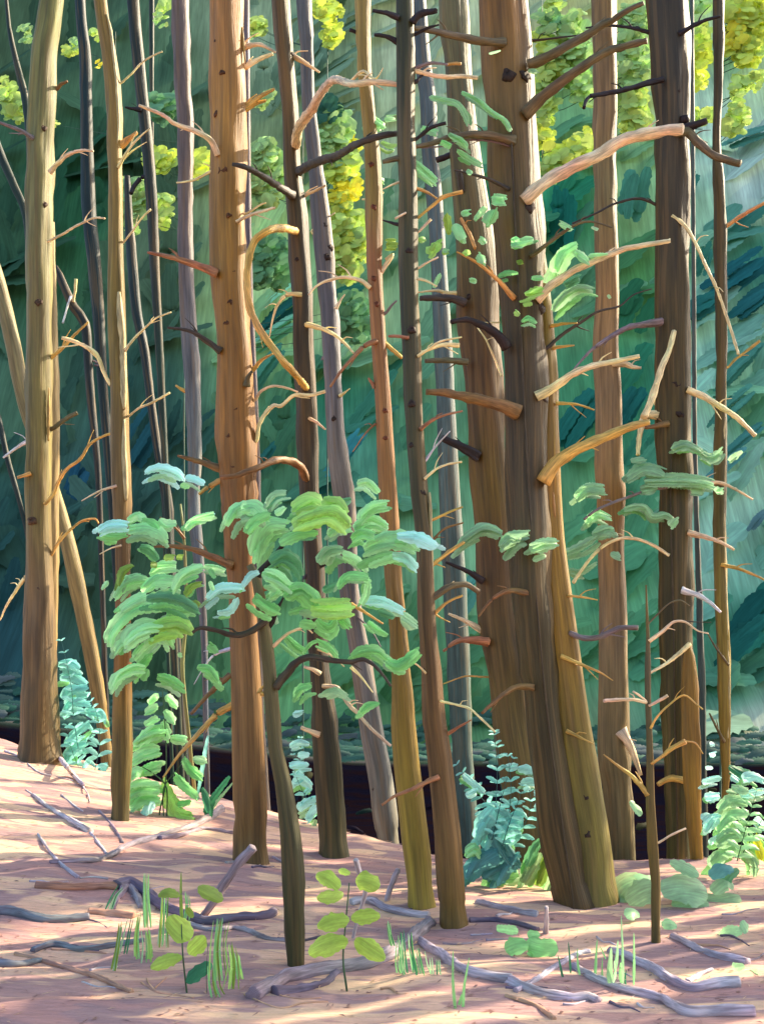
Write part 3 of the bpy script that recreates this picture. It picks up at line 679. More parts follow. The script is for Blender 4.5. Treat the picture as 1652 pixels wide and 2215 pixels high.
strip('T12', 'H', 24, 10, 'c', '1112,20 1117,130 1120,240 1128,400 1135,580')
strip('T8', 'A', 18, 16, 'y', '1455,160 1462,260 1475,380')
strip('T19', 'F', 14, 16, 'c', '1420,720 1418,950 1410,1150 1415,1350 1412,1500')
strip('T19', 'I', 16, 22, 'c', '1408,60 1412,300 1420,600 1430,900 1440,1200 1435,1500')
strip('T18b', 'I', 14, 18, 'y', '1212,960 1228,1080 1245,1200')
strip('T16', 'I', 20, 26, 'o', '385,20 390,110 395,175')
# knots
KN = '''T8 A 22 1360,128|T8 A 18 1300,285|T8 A 24 1345,485|T8 A 26 1305,718|T8 A 40 1350,1060|T8 A 22 1390,1335|T8 D 22 1415,190|T8 D 24 1395,375|T8 D 26 1370,500|T8 D 18 1405,660|T8 D 28 1425,1010|T8 D 28 1380,1170|T8 D 20 1410,1350
T1 A 28 285,800|T1 A 30 285,1250|T1 D 30 260,370|T1 D 20 220,860|T1 D 18 265,190|T1 G 34 215,200|T1 G 18 265,605|T1 G 18 292,1000|T12 E 28 990,55|T12 E 34 1000,525|T12 E 32 1000,965|T12 E 26 1000,1210|T12 E 26 1070,1495
T11 B 26 775,1260|T11 B 22 762,1005|T11 E 22 795,370|T11 E 24 845,1005|T11 E 22 850,1170|T11 E 24 775,215|T10 E 30 500,90|T10 E 22 540,1055|T10 B 24 495,1370|T10 B 28 525,1500|T10 K 20 770,330|T15 C 52 225,1290|T15 C 44 210,520|T15 C 56 95,520|T15 F 60 295,400|T15 F 44 330,940
T18 F 34 1105,865|T18 F 34 1130,1040|T18 C 26 1108,590|T16 L 26 490,205|T16 L 30 560,370|T16 L 34 560,590|T9 E 20 320,110|T9 B 22 300,330|T15 B 30 1545,255|T15 B 28 1600,850|T13 E 24 1335,340|T12 H 18 1075,1090|T18 I 18 1120,1430'''
for it in KN.replace('\n', '|').split('|'):
    k, r, s, p = it.split(); T = TREES[k]; (x, y), = RG(r, p); cx, cw = tr_at(T, y); d = T['d']
    off = max(-.85, min(.85, (x-cx)/(cw*.5))); th = math.asin(off); R = cw*.5/F*d
    ax = Vector((math.sin(th), -math.cos(th), .25)).normalized(); c = P(cx, y, d)+Vector((math.sin(th), -math.cos(th), 0))*R*.9
    rr = float(s)*Z*.66/F*d; col = lin({'T8': (112, 72, 40), 'T1': (96, 72, 50), 'T11': (140, 80, 50)}.get(k, (70, 54, 44)), .75)
    mb = MB(); pts = [[*(c), rr*1.25, *col], [*(c+ax*rr*.35), rr*1.0, *col], [*(c+ax*rr*.6), rr*.7, *col], [*(c+ax*rr*.45), rr*.32, *[v*.5 for v in col]]]
    tube(mb, pts, 11, .4, seed=x); mb.build('knot', M_KNOT, T['root'])
# ---------------------------------------------------------------- leaves
LC = dict(M=(166, 218, 160), G=(136, 200, 128), D=(100, 158, 112), T=(176, 222, 212), Y=(158, 188, 82), V=(166, 210, 116), S=(154, 194, 150),
          B=(136, 204, 194), O=(128, 156, 70), N=(62, 130, 92), A=(92, 152, 152), P=(152, 184, 136), E=(208, 208, 60), K=(44, 82, 70))
LK = 1.35
def leaf(root, d, reg, w_, col, s, name='leaf_spray', tilt=.5, oval=False, mat=None, extra=True, wid=None):
    pts = RG(reg, s); rnd = random.Random(int(pts[0][0]*31+pts[0][1]*17+w_)); mb = MB()
    c = lin(LC[col], LK*rnd.uniform(.92, 1.08)); W = w_*Z*1.25; sd_ = rnd.random()*40
    leafblade(mb, pts, W, c, (d, d+rnd.uniform(-.1, .1)), tilt=tilt*rnd.uniform(.75, 1.2), oval=oval, jit=.16, seed=sd_)
    if extra and W > 11 and len(pts) > 1:          # overlapping leaflets along the same stalk
        for j in range(2 if W < 26 else 4):
            o = rnd.uniform(-.34, .34)*W; k = rnd.choice([.85, .92, 1.08, 1.15]); c2 = lin(LC[col], LK*k)
            a = rnd.uniform(-.05, .2)*W; sub = [(x+rnd.uniform(-1, 1)+a, y+o+rnd.uniform(-1.5, 1.5)) for x, y in pts]
            leafblade(mb, sub, W*rnd.uniform(.26, .42), c2, (d-.012-.01*j, d-.02-.012*j), tilt=tilt, bulge=.25, jit=.2, seed=sd_+j+1)
    if extra and W > 15 and len(pts) > 2:          # leaves hanging behind and below it
        for j in range(2):
            ox, oy = rnd.uniform(-.5, .5)*W, rnd.uniform(.1, .75)*W; c2 = lin(LC[rnd.choice([col, 'S', 'G'])], LK*rnd.uniform(.75, 1.05))
            m = len(pts)//2; sub = [(x+ox+rnd.uniform(-2, 2), y+oy+rnd.uniform(-2, 2)) for x, y in (pts if j else pts[:max(2, m+1)])]
            leafblade(mb, sub, W*rnd.uniform(.4, .7), c2, (d+.06+.04*j, d+.1+.05*j), tilt=tilt, bulge=.2, jit=.2, seed=sd_+j+5)
    return mb.build(name, mat or M_LEAF, root)
def leaves(root, d, data, **kw):
    for i, it in enumerate(data.replace('\n', '|').strip('|').split('|')):
        r, w_, c, s = it.strip().split(' ', 3)
        dd = d if not callable(d) else d(i)
        leaf(root, dd, r, float(w_), c, s, **kw)
rl = random.Random(11)
T20 = TREES['T20']
leaves(T20['root'], lambda i: T20['d']+rl.uniform(-.45, .25), '''G 66 T 585,255 660,220 765,225|G 54 G 600,272 680,288 760,275|G 54 M 765,190 830,160 875,200|G 74 M 770,250 870,240 960,270 1000,310|G 50 G 850,190 920,210 950,240
G 54 M 960,180 1000,210 1060,200|G 60 M 1115,240 1180,190 1290,160|G 34 T 1180,175 1230,160 1285,148|G 84 M 1350,220 1400,140 1480,110 1550,130 1600,190|G 50 D 840,350 900,370 950,430
G 40 Y 985,410 1045,415|G 34 Y 1060,410 1098,412|G 34 O 905,455 945,458|G 76 M 690,660 740,590 830,555 900,570|G 84 M 850,620 930,560 1040,560|G 66 M 1040,610 1100,510 1220,465
G 40 M 1220,470 1290,480 1350,500|G 40 D 740,580 800,540 880,530|G 44 O 710,580 740,490 800,460|G 28 M 610,605 650,555|G 46 O 1110,640 1150,590 1210,570|G 30 M 1260,555 1282,610
G 96 M 650,930 670,850 760,750 860,700 990,700|G 74 D 880,660 1000,650 1100,680 1190,740|G 90 M 750,930 770,870 860,820 960,820|G 96 V 900,850 980,815 1080,810 1150,860|G 60 M 760,960 830,900 900,880
G 60 M 960,840 1000,880 1030,940|G 50 M 800,1020 850,960 920,900|G 50 S 830,1050 890,990 960,930|G 70 M 670,1215 710,1130 800,1090 870,1090|G 66 G 945,1130 1020,1150 1100,1205|G 24 M 1075,985 1090,1015|G 70 G 820,1130 850,1060 900,1000|G 60 M 690,980 730,930 800,900|G 66 M 720,720 800,670 880,640|G 60 G 1000,770 1060,740 1140,760|G 50 M 700,560 760,540 840,520|G 70 M 900,520 960,480 1060,470
G 46 G 1250,940 1305,985|G 60 G 1185,1070 1250,1090 1305,1160|G 64 T 1240,660 1320,600 1460,600|G 50 T 1305,745 1380,735 1430,660|G 36 T 1450,590 1500,520 1555,498|G 56 G 1530,650 1580,700 1640,770
G 30 G 1260,480 1290,540|G 60 O 1150,690 1190,720|H 90 M -20,120 60,110 125,170|H 120 M 60,410 90,300 150,220 250,210|H 110 V 285,115 380,70 460,105|H 136 V 290,225 400,180 520,160 610,250
H 100 V 460,90 540,100 600,170|H 50 D 120,100 180,60 250,50|H 44 M 185,155 245,110|H 46 D 270,310 330,280 430,280|H 84 D 150,440 230,400 300,450 325,530|H 84 M 105,510 180,530 270,600
H 70 M 685,190 750,120 855,100|H 84 M 655,240 760,200 860,250|H 116 M 715,360 850,310 950,310 1030,350|H 80 T 920,290 1030,295 1155,350|H 60 T 890,400 970,420 1035,485|H 80 S 445,450 500,380 585,370
H 56 M 590,380 680,430 740,500|H 54 G 560,590 620,525 745,530|H 46 M 740,530 735,620 695,690|H 116 G 240,650 340,620 440,710|H 116 V 400,710 500,720 645,710|H 76 G 430,790 500,840 545,780
H 60 G 570,780 630,830|H 64 T 715,675 820,680 955,740|H 44 D 805,735 900,775|H 66 S 940,770 1030,835|H 50 D 470,615 580,570|H 40 G 740,800 800,850 858,885|H 70 M 150,640 220,600 300,600|H 60 G 640,300 700,270 780,290|H 60 M 500,280 560,240 640,250|H 70 G 20,250 80,180 150,150
H 74 G 60,650 120,700 210,740|H 54 G 245,895 300,950 365,985|H 26 G 350,990 400,930 450,910|H 36 G 435,910 510,950 560,1005|H 54 G 640,1005 700,970 790,970 840,1010 910,1045|H 74 G 850,1040 930,1060 1045,975
H 50 G 300,1255 340,1200 405,1185|H 44 S 465,1240 540,1220 615,1255|H 44 G 695,1350 740,1310 808,1290|E 56 M 675,1440 740,1430 805,1495|E 40 D 560,1560 640,1540|E 46 S 130,1560 180,1500 250,1490
D 68 T 870,1370 950,1340 1050,1370 1095,1415|D 54 T 1115,1395 1170,1410 1228,1440''', tilt=.45)
# low green plant at the foot of the slim golden pine
def plant(name, label, cat, basepx, d, stems, data, col=(70, 110, 70), tilt=.6, group=None, **kw):
    if d is None: d = hit(*basepx)
    b = P(basepx[0], basepx[1], d); b.z = min(b.z, G(b.x, b.y))
    root = empty(name, b, label, cat, group)
    for it in stems.replace('\n', '|').split('|'):
        r, w_, s = it.strip().split(' ', 2); pts = RG(r, s)
        out = [[*P(x, y, d), max(.0012, float(w_)*Z*.5/F*d*(1-.6*i/len(pts))), *lin(col, .7)] for i, (x, y) in enumerate(pts)]
        out.insert(0, [out[0][0], out[0][1], G(out[0][0], out[0][1])-.03 if abs(out[0][2]-b.z) < .3 else out[0][2], *out[0][3:]])
        mb = MB(); tube(mb, catmull(out, .03), 7, .1, seed=len(s)); mb.build('stem', M_LIMB, root)
    rp = random.Random(len(label))
    leaves(root, lambda i: d+rp.uniform(-.12, .12), data, tilt=tilt, **kw)
    return root
plant('young_shrub', 'bushy bright green young shrub at the foot of the slim golden pine', 'shrub', (352, 1765), None,
 'J 10 960,470 990,330 1000,180 995,20 985,-150 975,-260|J 8 985,330 1080,200 1120,120|J 8 1000,330 930,250 850,200',
 '''G 46 M 890,1290 950,1235|G 50 M 1000,1240 1060,1310|G 50 M 870,1345 950,1300|G 50 M 990,1330 1045,1405|G 46 M 865,1415 950,1375|G 50 M 975,1400 1015,1480|G 60 M 825,1520 900,1460 965,1440|G 50 M 980,1440 1010,1510
G 56 M 1025,1505 1120,1515|J 60 M 800,70 900,20 1000,0|J 84 M 785,170 860,120 960,100|J 76 M 755,265 850,220|J 80 M 860,230 960,200|J 84 M 740,390 830,330 960,330|J 66 M 780,455 850,400 955,400|J 54 T 850,490 930,420
J 74 V 985,290 1020,400 1060,480 1155,505|J 54 G 1050,260 1120,330 1185,390|J 50 G 1105,150 1140,215 1215,270|J 44 S 1160,150 1240,170|J 36 G 1050,430 1145,420|J 40 N 1225,480 1290,380 1380,260|J 36 N 1215,330 1240,400 1250,480
J 24 B 1250,15 1235,100 1215,220 1180,410''', oval=False)
plant('seedling', 'small yellow green seedling with six round leaves, bottom centre', 'seedling', (752, 2150), None,
 'K 14 615,1545 595,1400 595,1290 610,1120 630,900',
 'K 70 Y 430,855 500,875 575,930|K 56 Y 435,990 520,985 595,965|K 32 Y 565,825 635,845|K 90 Y 668,885 740,895 812,925|K 76 Y 438,1165 530,1135 630,1120|K 66 Y 640,1115 720,1105 815,1100|K 86 Y 385,1325 500,1275 622,1250|K 84 Y 665,1240 750,1300 845,1360', tilt=.5, oval=True, extra=False)
plant('seedling', 'taller olive green seedling among grass blades, lower left', 'seedling', (406, 2155), None,
 'J 12 1125,1585 1100,1350 1090,1150|J 5 1245,1610 1240,1450 1250,1270',
 'J 60 O 1190,925 1260,965 1340,1005|J 40 O 950,980 1010,962 1080,980|J 96 Y 1010,1105 1080,1180 1150,1235|J 80 Y 1130,1325 1190,1270 1235,1225|J 60 Y 905,1412 1000,1370 1095,1350|J 66 N 1120,1500 1190,1440 1275,1390|J 30 O 1120,1050 1160,1110', tilt=.5, oval=True, extra=False)
# climbing leafy stems on the two right-hand trunks
def climber(key, label, pxs, data):
    T = TREES[key]; d = T['d']; pts = []
    for x, y in pxs:
        cx, cw = tr_at(T, y); off = max(-.8, min(.8, (x-cx)/(cw*.5))); dd = d-cw*.5/F*d*math.sqrt(1-off*off)-.012
        pts.append([*P(x, y, dd), .007, *lin((96, 80, 54), .6)])
    pts.insert(0, [pts[0][0], pts[0][1]-.02, G(pts[0][0], pts[0][1])-.03, .008, *pts[0][4:]])
    root = empty('climbing_vine', pts[0][:3], label, 'vine'); mb = MB(); tube(mb, catmull(pts, .06), 7, .1); mb.build('stem', M_LIMB, root)
    rp = random.Random(5); leaves(root, lambda i: d-.28+rp.uniform(-.12, .08), data)
    return root, d
climber('T15', 'leafy vine with small green leaves up the dark giant pine', [(1238, 1940), (1190, 1600), (1160, 1300), (1140, 1000), (1125, 700), (1112, 450), (1105, 280)],
 '''B 50 M 1110,580 1180,600 1270,620 1320,680 1340,745|B 50 M 1305,550 1400,600 1480,670 1560,720 1595,790|B 80 M 745,705 790,735 835,765|B 50 M 840,715 905,708|B 46 V 820,850 870,875 912,868|B 60 M 1058,775 1155,800|B 50 G 1180,850 1240,885
B 50 M 1225,805 1310,850 1335,890|B 54 M 1280,900 1350,950 1425,990|B 60 M 1030,980 1090,1040 1155,1095|B 44 M 790,1060 835,1095|B 34 M 1335,1020 1365,1045|B 70 M 1485,1185 1560,1210|B 40 M 1380,1320 1450,1240|B 50 M 1300,1285 1350,1275
B 74 M 1455,1345 1500,1260|B 80 M 1265,1345 1310,1440|B 56 M 1415,1430 1445,1465|B 60 M 1600,1445 1650,1435|B 56 V 1045,1430 1085,1445|B 76 V 1110,1520 1170,1460|B 46 M 1190,1500 1220,1505|B 36 M 1320,1525 1350,1520|B 54 M 1405,1530 1435,1580
B 80 Y 850,1470 915,1470|B 44 Y 1215,1285 1230,1410|C 70 M 20,1195 90,1205|C 54 M 10,1330 40,1260|C 60 M 135,1465 200,1445 265,1430|C 46 M 420,1340 500,1380|C 26 S 615,1362 655,1380|C 50 P 235,420 290,430|C 24 S 0,320 70,300
F 110 M 400,175 440,80 520,20|F 70 M 520,40 590,100|F 46 M 595,70 710,65|F 60 D 450,245 540,200|F 66 S 385,400 450,320 540,270 625,285|F 24 S 715,300 728,325|F 38 G 55,190 110,170 175,170|F 34 O 165,105 205,103|F 46 G 255,200 325,200
F 66 V 215,300 265,285 315,265|F 34 V 155,400 180,430|F 34 G 195,465 240,445 285,475|F 40 M 130,0 200,10|E 66 V 1105,60 1130,15|E 40 V 1185,45 1225,50|E 46 V 1315,60 1350,35|E 46 M 1400,60 1440,110|E 46 M 1350,215 1395,220|E 34 M 1135,260 1175,175
H 74 S 1280,350 1370,270 1450,240 1545,275|I 56 S 65,350 130,285 235,260|I 74 S 245,370 320,340 408,330|H 70 S 1540,360 1600,300 1660,285''')
climber('T18', 'leafy vine with drooping sage leaves low on the dark right pine', [(1466, 1880), (1460, 1600), (1455, 1300), (1450, 1100), (1452, 960)],
 '''F 66 S 1098,1235 1180,1205 1275,1245|F 54 S 1265,1255 1330,1290 1395,1240|F 46 S 850,1300 935,1290|F 76 S 830,1400 930,1350 1055,1380|F 76 S 930,1420 1100,1410 1250,1420 1350,1440|F 56 S 1210,1480 1290,1480|F 50 S 1360,1490 1400,1470|F 66 S 520,1525 590,1470 695,1475
F 66 S 910,1480 1000,1460|I 54 M 580,205 650,155 735,185|I 56 S 810,130 870,110 940,120 980,170 1060,160 1115,195|I 46 S 1085,225 1130,180|I 70 S 620,280 700,250 755,260|I 54 S 440,390 540,350 640,290|I 54 S 305,525 380,460 480,470
I 36 S 460,480 550,500 645,450|I 46 S 730,385 790,415|F 34 S 1440,1300 1520,1240''')
# ferns -------------------------------------------------------------
def fern(label, basepx, d, fronds, col, col2, extra='', group='turquoise ferns along the bank'):
    b = P(*basepx, d); b.z = G(b.x, b.y)-.02
    root = empty('fern', b, label, 'fern', group); rf = random.Random(len(label)*3+int(basepx[0]))
    for r, n, L, s in fronds:
        pts = RG(r, s); dd = d+rf.uniform(-.25, .25); mb = MB()
        c = catmull([(x, y, 0) for x, y in pts], 2.0); m = len(c)
        rac = [[*P(q[0], q[1], dd), .0045*(1-.7*i/m), *lin(LC[col2], .6)] for i, q in enumerate(c)]
        tube(mb, rac[::3]+[rac[-1]], 6, .05)
        for i in range(n):
            t = (i+.7)/n; q = c[min(m-1, int(t*m))]; q2 = c[min(m-1, int(t*m)+2)]; q1 = c[max(0, int(t*m)-2)]
            a = math.atan2(q2[1]-q1[1], q2[0]-q1[0]); ll = L*Z*(1-t*.75)*rf.uniform(.8, 1.15)*(.6+.4*min(1, t*4))
            for sgn in (-1, 1):
                b_ = a+sgn*rf.uniform(.95, 1.3); ex, ey = q[0]+ll*math.cos(b_), q[1]+ll*math.sin(b_)+ll*.12
                k = rf.uniform(.7, 1.2)
                leafblade(mb, [(q[0], q[1]), ((q[0]+ex)/2, (q[1]+ey)/2-ll*.1), (ex, ey)], max(4.0, ll*.3), lin(LC[col], LK*k), (dd, dd-rf.uniform(-.05, .12)), tilt=.6, oval=True, jit=.15, seed=rf.random()*30)
        mb.build('frond', M_LEAF, root)
    if extra: leaves(root, lambda i: d+rf.uniform(-.1, .1), extra, name='frond')
    return root
fern('turquoise fern beside the foot of the olive pine, far left', (185, 1690), 13.0,
 [('G', 9, 105, '470,1560 440,1350 430,1200 390,1000 365,900'), ('G', 8, 90, '500,1560 560,1450 560,1330 480,1180 410,1050'), ('J', 8, 120, '520,310 470,200 420,60 400,-100'), ('J', 8, 110, '540,300 580,180 600,20 580,-120 540,-200'), ('J', 7, 130, '520,320 500,180 500,20 490,-200')],
 'B', 'A', 'J 60 A 320,270 400,240 500,220|J 60 A 430,310 500,260 560,240|J 60 B 380,200 430,100 520,60|J 50 A 560,300 610,230 640,180|J 40 B 440,330 480,320|J 50 B 390,70 450,0 540,-60|G 50 B 350,1060 420,1050 480,1080|G 54 B 360,1140 440,1130 520,1180|G 60 B 370,1260 420,1210 520,1200|G 50 B 385,1340 440,1280 540,1300|G 50 B 520,1340 600,1350 620,1400')
fern('small turquoise fern between the leafy sapling and dark pine', (672, 1780), 11.6,
 [('K', 8, 80, '430,540 380,420 340,280 330,130 335,20'), ('K', 6, 70, '400,440 340,330 300,220 290,120')],
 'B', 'A', 'K 54 T 320,460 370,420 430,400|K 50 T 380,530 400,480 440,440|K 44 T 270,200 320,190 385,190|K 54 T 290,310 340,280 400,330|H 34 T 290,1360 350,1345|K 40 T 270,80 330,60 390,70|K 40 T 320,130 390,130|K 44 T 290,240 350,250')
fern('largest turquoise fern clump left of the twin trunks', (1110, 1880), 8.7,
 [('K', 9, 120, '1530,640 1480,470 1400,360 1320,250 1270,180'), ('K', 9, 130, '1550,640 1560,450 1530,250 1520,80 1500,0'), ('L', 9, 120, '40,660 40,480 50,260 40,100 30,-20'), ('L', 8, 110, '80,680 130,520 180,400 200,310'), ('K', 8, 120, '1560,700 1590,480 1600,300 1580,130'), ('L', 8, 120, '130,700 210,560 250,440 240,340 200,300'), ('L', 7, 90, '20,640 70,420 120,230 150,140')],
 'B', 'A', '''K 110 B 1400,640 1440,540 1500,460|K 110 B 1450,700 1500,600 1600,520|L 110 B 0,600 60,520 120,480|L 100 B 60,640 120,560 200,520|K 120 A 1330,880 1400,790 1520,720|K 120 A 1420,860 1520,800 1640,780|L 130 A 0,860 60,780 160,760|L 90 A 60,900 110,800 170,740|K 60 M 1330,730 1380,700 1410,740|K 90 A 1480,560 1560,700 1640,820|L 50 A 10,560 60,680 130,800
L 80 P 200,900 250,800 300,720|L 80 O 290,920 320,820 370,720|L 60 D 230,800 270,700 320,640|L 60 P 340,960 390,880 400,800|L 50 T 100,210 170,200|L 46 T 170,215 230,220 290,240|L 44 T 190,300 240,290 290,300|L 44 T 270,350 340,370|L 44 T 270,450 340,440|K 46 T 1310,250 1380,310 1440,360|K 46 T 1330,380 1390,350''')
fern('fern with mixed mint and turquoise leaves at the right edge', (1592, 1905), 9.2,
 [('L', 9, 130, '1490,770 1530,620 1570,480 1610,340'), ('L', 7, 110, '1500,760 1600,600 1660,480 1720,400')],
 'M', 'D', '''L 70 S 1325,805 1400,730 1505,705|L 76 S 1365,680 1450,620 1555,610|L 66 S 1370,590 1450,500 1550,490|L 66 S 1375,460 1450,405 1555,420|L 64 S 1520,700 1590,770 1590,855|L 70 V 1550,640 1620,680 1660,760|L 36 T 1280,300 1340,280 1392,275|L 24 T 1300,210 1345,208|L 26 T 1325,65 1355,70|L 26 T 1325,135 1360,125
L 50 T 1295,395 1340,385 1385,380|L 56 T 1520,275 1580,260 1650,285|L 60 T 1590,520 1660,575|L 54 N 1440,200 1510,240 1575,240|L 50 T 1280,525 1330,490|L 60 T 1295,600 1340,530 1380,510|L 30 T 1325,670 1360,625|L 44 S 1455,330 1510,340 1560,350|L 50 T 1510,380 1590,360 1650,350|L 60 E 1600,620 1625,700 1640,760|L 40 T 1450,260 1500,290''', group='turquoise ferns along the bank')
# broad low herbs
def herb(label, basepx, data, d=None, tilt=.9):
    d = d or hit(*basepx); b = P(*basepx, d); b.z = G(b.x, b.y)-.01
    root = empty('low_herb', b, label, 'herb', 'low green herbs on the sandy bank'); rp = random.Random(int(basepx[0]))
    leaves(root, lambda i: d+rp.uniform(-.1, .1), data, tilt=tilt, extra=False); return root
herb('pale mint cushion of broad leaves right of the twin trunks', (1372, 1952), 'L 110 P 755,1040 780,960 860,910 970,900|L 100 P 830,1020 920,960 1020,930|L 80 S 800,940 900,900 1000,900|L 60 P 760,1030 800,1010 860,1040')
herb('wide spreading mint leaves right of the bare sapling', (1500, 1960), 'L 120 S 1035,960 1150,935 1310,960|L 80 S 1270,1030 1400,1010 1510,990|L 70 M 1095,1115 1200,1070 1340,1110|L 60 S 1100,1040 1200,1010 1320,1030|L 50 M 1300,1120 1350,1110|L 60 S 1085,775 1170,810 1260,855|L 56 A 1330,870 1400,820 1470,820|L 50 D 1400,930 1440,860 1500,820|L 60 S 1340,960 1420,900 1470,930')
herb('two small green leaves just left of the bare sapling foot', (1370, 2000), 'L 50 M 820,1105 860,1085 905,1095')
herb('small green leaf right of the bare sapling foot', (1446, 2010), 'L 44 M 1042,1165 1080,1150 1128,1160')
herb('two part green leaf alone near the right edge', (1580, 2030), 'L 56 M 1370,1270 1430,1200 1515,1185|L 56 M 1515,1130 1550,1200')
herb('yellow green and green leaves lying below the giant pine', (1150, 2065), 'L 44 G 45,1175 110,1180 175,1190|L 40 G 230,1215 305,1208|L 70 G 98,1305 160,1280 235,1270|L 96 G 225,1265 320,1290 410,1280|L 30 G 230,1325 350,1340')
herb('oval green leaf beside the bare sapling stem', (1376, 1765), 'L 44 M 848,408 880,450 918,492', d=TREES['T21']['d'])
herb('pair of tiny green leaves near the lower right corner', (1610, 2108), 'L 36 M 1462,1410 1535,1400|L 34 M 1575,1430 1622,1442')
# grass tufts -------------------------------------------------------
def tuft(label, basepx, blades, col):
    d = hit(*basepx); b = P(*basepx, d); b.z = G(b.x, b.y)-.01
    root = empty('grass_tuft', b, label, 'grass tuft', 'grass tufts on the forest floor'); rp = random.Random(int(basepx[1])); mb = MB()
    for it in blades.split('|'):
        r, w_, n, s = it.split(' ', 3); pts = RG(r, s)
        for j in range(int(n)):
            ox = rp.gauss(0, float(w_)*Z*.35) if int(n) > 1 else 0; oy = rp.uniform(-8, 5) if int(n) > 1 else 0
            q = [(x+ox*(1 if k else 1.4)+rp.uniform(-1, 1), y+(oy if k == len(pts)-1 else 0)) for k, (x, y) in enumerate(pts)]
            wd = (float(w_)*Z if int(n) == 1 else rp.uniform(3, 6.5))
            leafblade(mb, q, wd, lin(LC[rp.choice(col)], LK*rp.uniform(.75, 1.15)), d+rp.uniform(-.06, .06), tilt=.15, oval=True, jit=0, fold=.6, seed=rp.random()*20)
    mb.build('blades', M_LEAF, root); return root
tuft('fading grass tuft left of the olive seedling', (262, 2100), 'J 40 7 690,1430 710,1300 730,1150|J 40 4 760,1330 780,1200 800,1130|J 30 5 670,1060 700,980 740,930', 'OSN')
tuft('tall grass tuft with a broad blade, lower left', (318, 2085), 'J 60 7 880,1390 880,1280 870,1180|J 40 6 890,1170 880,1000 880,860|J 40 4 830,1360 825,1230 840,1100|J 36 1 875,1395 905,1300 880,1200', 'GVS')
tuft('grass blades with one tall spike left of the forked log', (356, 2050), 'J 40 6 975,1290 985,1100 990,940|J 26 1 1095,1160 1085,1000 1090,835|J 30 4 1120,1130 1130,1040 1125,960', 'OGS')
tuft('dense bright grass tuft left of the leafy sapling foot', (480, 2160), 'J 50 8 1320,1490 1310,1300 1330,1130|J 70 9 1390,1540 1400,1400 1385,1270|J 50 5 1330,1590 1300,1520 1290,1420|J 60 4 1450,1480 1440,1400 1430,1330', 'GVO')
tuft('slanting grass tuft under the ochre pine, bottom centre', (900, 2110), 'K 50 6 960,1490 930,1380 940,1250|K 70 10 1000,1480 980,1330 970,1200|K 60 8 1090,1520 1060,1400 1040,1300|K 60 8 1190,1600 1160,1480 1150,1370|K 30 4 900,1280 880,1210 870,1140', 'GSNM')
tuft('pair of long green grass blades at the bottom, right of centre', (990, 2190), 'K 24 1 1270,1700 1255,1500 1252,1305|K 24 1 1310,1720 1320,1540 1350,1350|K 30 1 1295,1740 1290,1650 1305,1570', 'G')
tuft('sparse thin grass blades left of the green tuft at lower right', (1230, 2120), 'L 18 1 445,1490 430,1420 415,1335|L 16 1 492,1445 485,1350 478,1255|L 18 1 545,1455 535,1380 530,1295|L 22 1 640,1475 640,1360 650,1240|L 14 1 680,1490 678,1420 680,1350|L 12 1 700,1360 680,1310 665,1280', 'GN')
tuft('thick green grass tuft left of the bare sapling foot', (1330, 2145), 'L 44 1 725,1505 725,1400 735,1290|L 26 1 760,1430 770,1340 775,1245|L 22 1 805,1540 800,1300 792,1095|L 20 1 870,1515 872,1360 868,1200|L 36 1 795,1500 790,1440 790,1380|L 24 1 745,1500 755,1440 750,1370|L 16 1 825,1550 820,1480 822,1420', 'NGM')
# sunlit understory trees behind ---------------------------------------
def undertree(label, basex, d, clumps, trunk_col=(84, 128, 104)):
    g = Vector(((basex-CX)/F*d, d, 0)); g.z = G(g.x, g.y)-.05
    root = empty('understory_tree', g, label, 'tree', 'sunlit broadleaf trees behind the pines'); rp = random.Random(int(basex)+5)
    top = min(y for _, y, _, _ in clumps)-10; tp = P(basex, top, d)
    mid = (g+tp)/2+Vector((0, 0, 0)); tc = lin(trunk_col, .6)
    mb = MB(); tube(mb, catmull([[*g, .02, *tc], [*mid, .016, *tc], [*tp, .008, *tc]], .4), 8, .1); mb.build('trunk', M_BARK, root)
    cr = MB()
    for x, y, r, col in clumps:
        a = P(basex, min(y+40, 1500), d); e = P(x, y, d); t2 = [[*a, .008, *tc], [*((a+e)/2+Vector((0, 0, -.05))), .007, *tc], [*e, .003, *tc]]
        lb = MB(); tube(lb, catmull(t2, .2), 6, .1); lb.build('limb', M_LIMB, root)
        n = int(6+(r/9)**2*1.7)
        for j in range(n):
            q = r*math.sqrt(rp.random())*.8; th = rp.random()*6.283; x0, y0 = x+q*math.cos(th), y+q*math.sin(th)*1.15
            an = rp.gauss(-.75, .55); L = rp.uniform(.35, .7)*min(r, 26); k = rp.uniform(.8, 1.12)
            base = LC[col]; c = [v*k for v in lin(base, 1.05)]
            leafblade(cr, [(x0-L*math.cos(an), y0-L*math.sin(an)), (x0+rp.uniform(-2, 2), y0-1.5), (x0+L*math.cos(an), y0+L*math.sin(an))], L*rp.uniform(1.4, 2.1), c, d+rp.uniform(-.3, .3), tilt=.5, bulge=.06, jit=.25, seed=rp.random()*20)
    cr.build('crown', M_FAR, root)
LC.update(a=(222, 236, 104), b=(178, 214, 136), c=(244, 236, 80), d=(200, 226, 122), e=(118, 168, 120), f=(60, 106, 84), g=(30, 88, 78))
def cl(reg, s, k=Z):
    out = []
    for it in s.split():
        x, y, r, c = it.split(','); (vx, vy), = RG(reg, x+','+y); out.append((vx, vy, float(r)*Z*1.55, c))
    return out
undertree('sparse yellow leaved tree behind the olive pine at far left', 85, 26, cl('A', '20,505,30,d 50,590,50,d 100,645,55,d 130,665,36,d 155,245,26,b 150,170,26,b'))
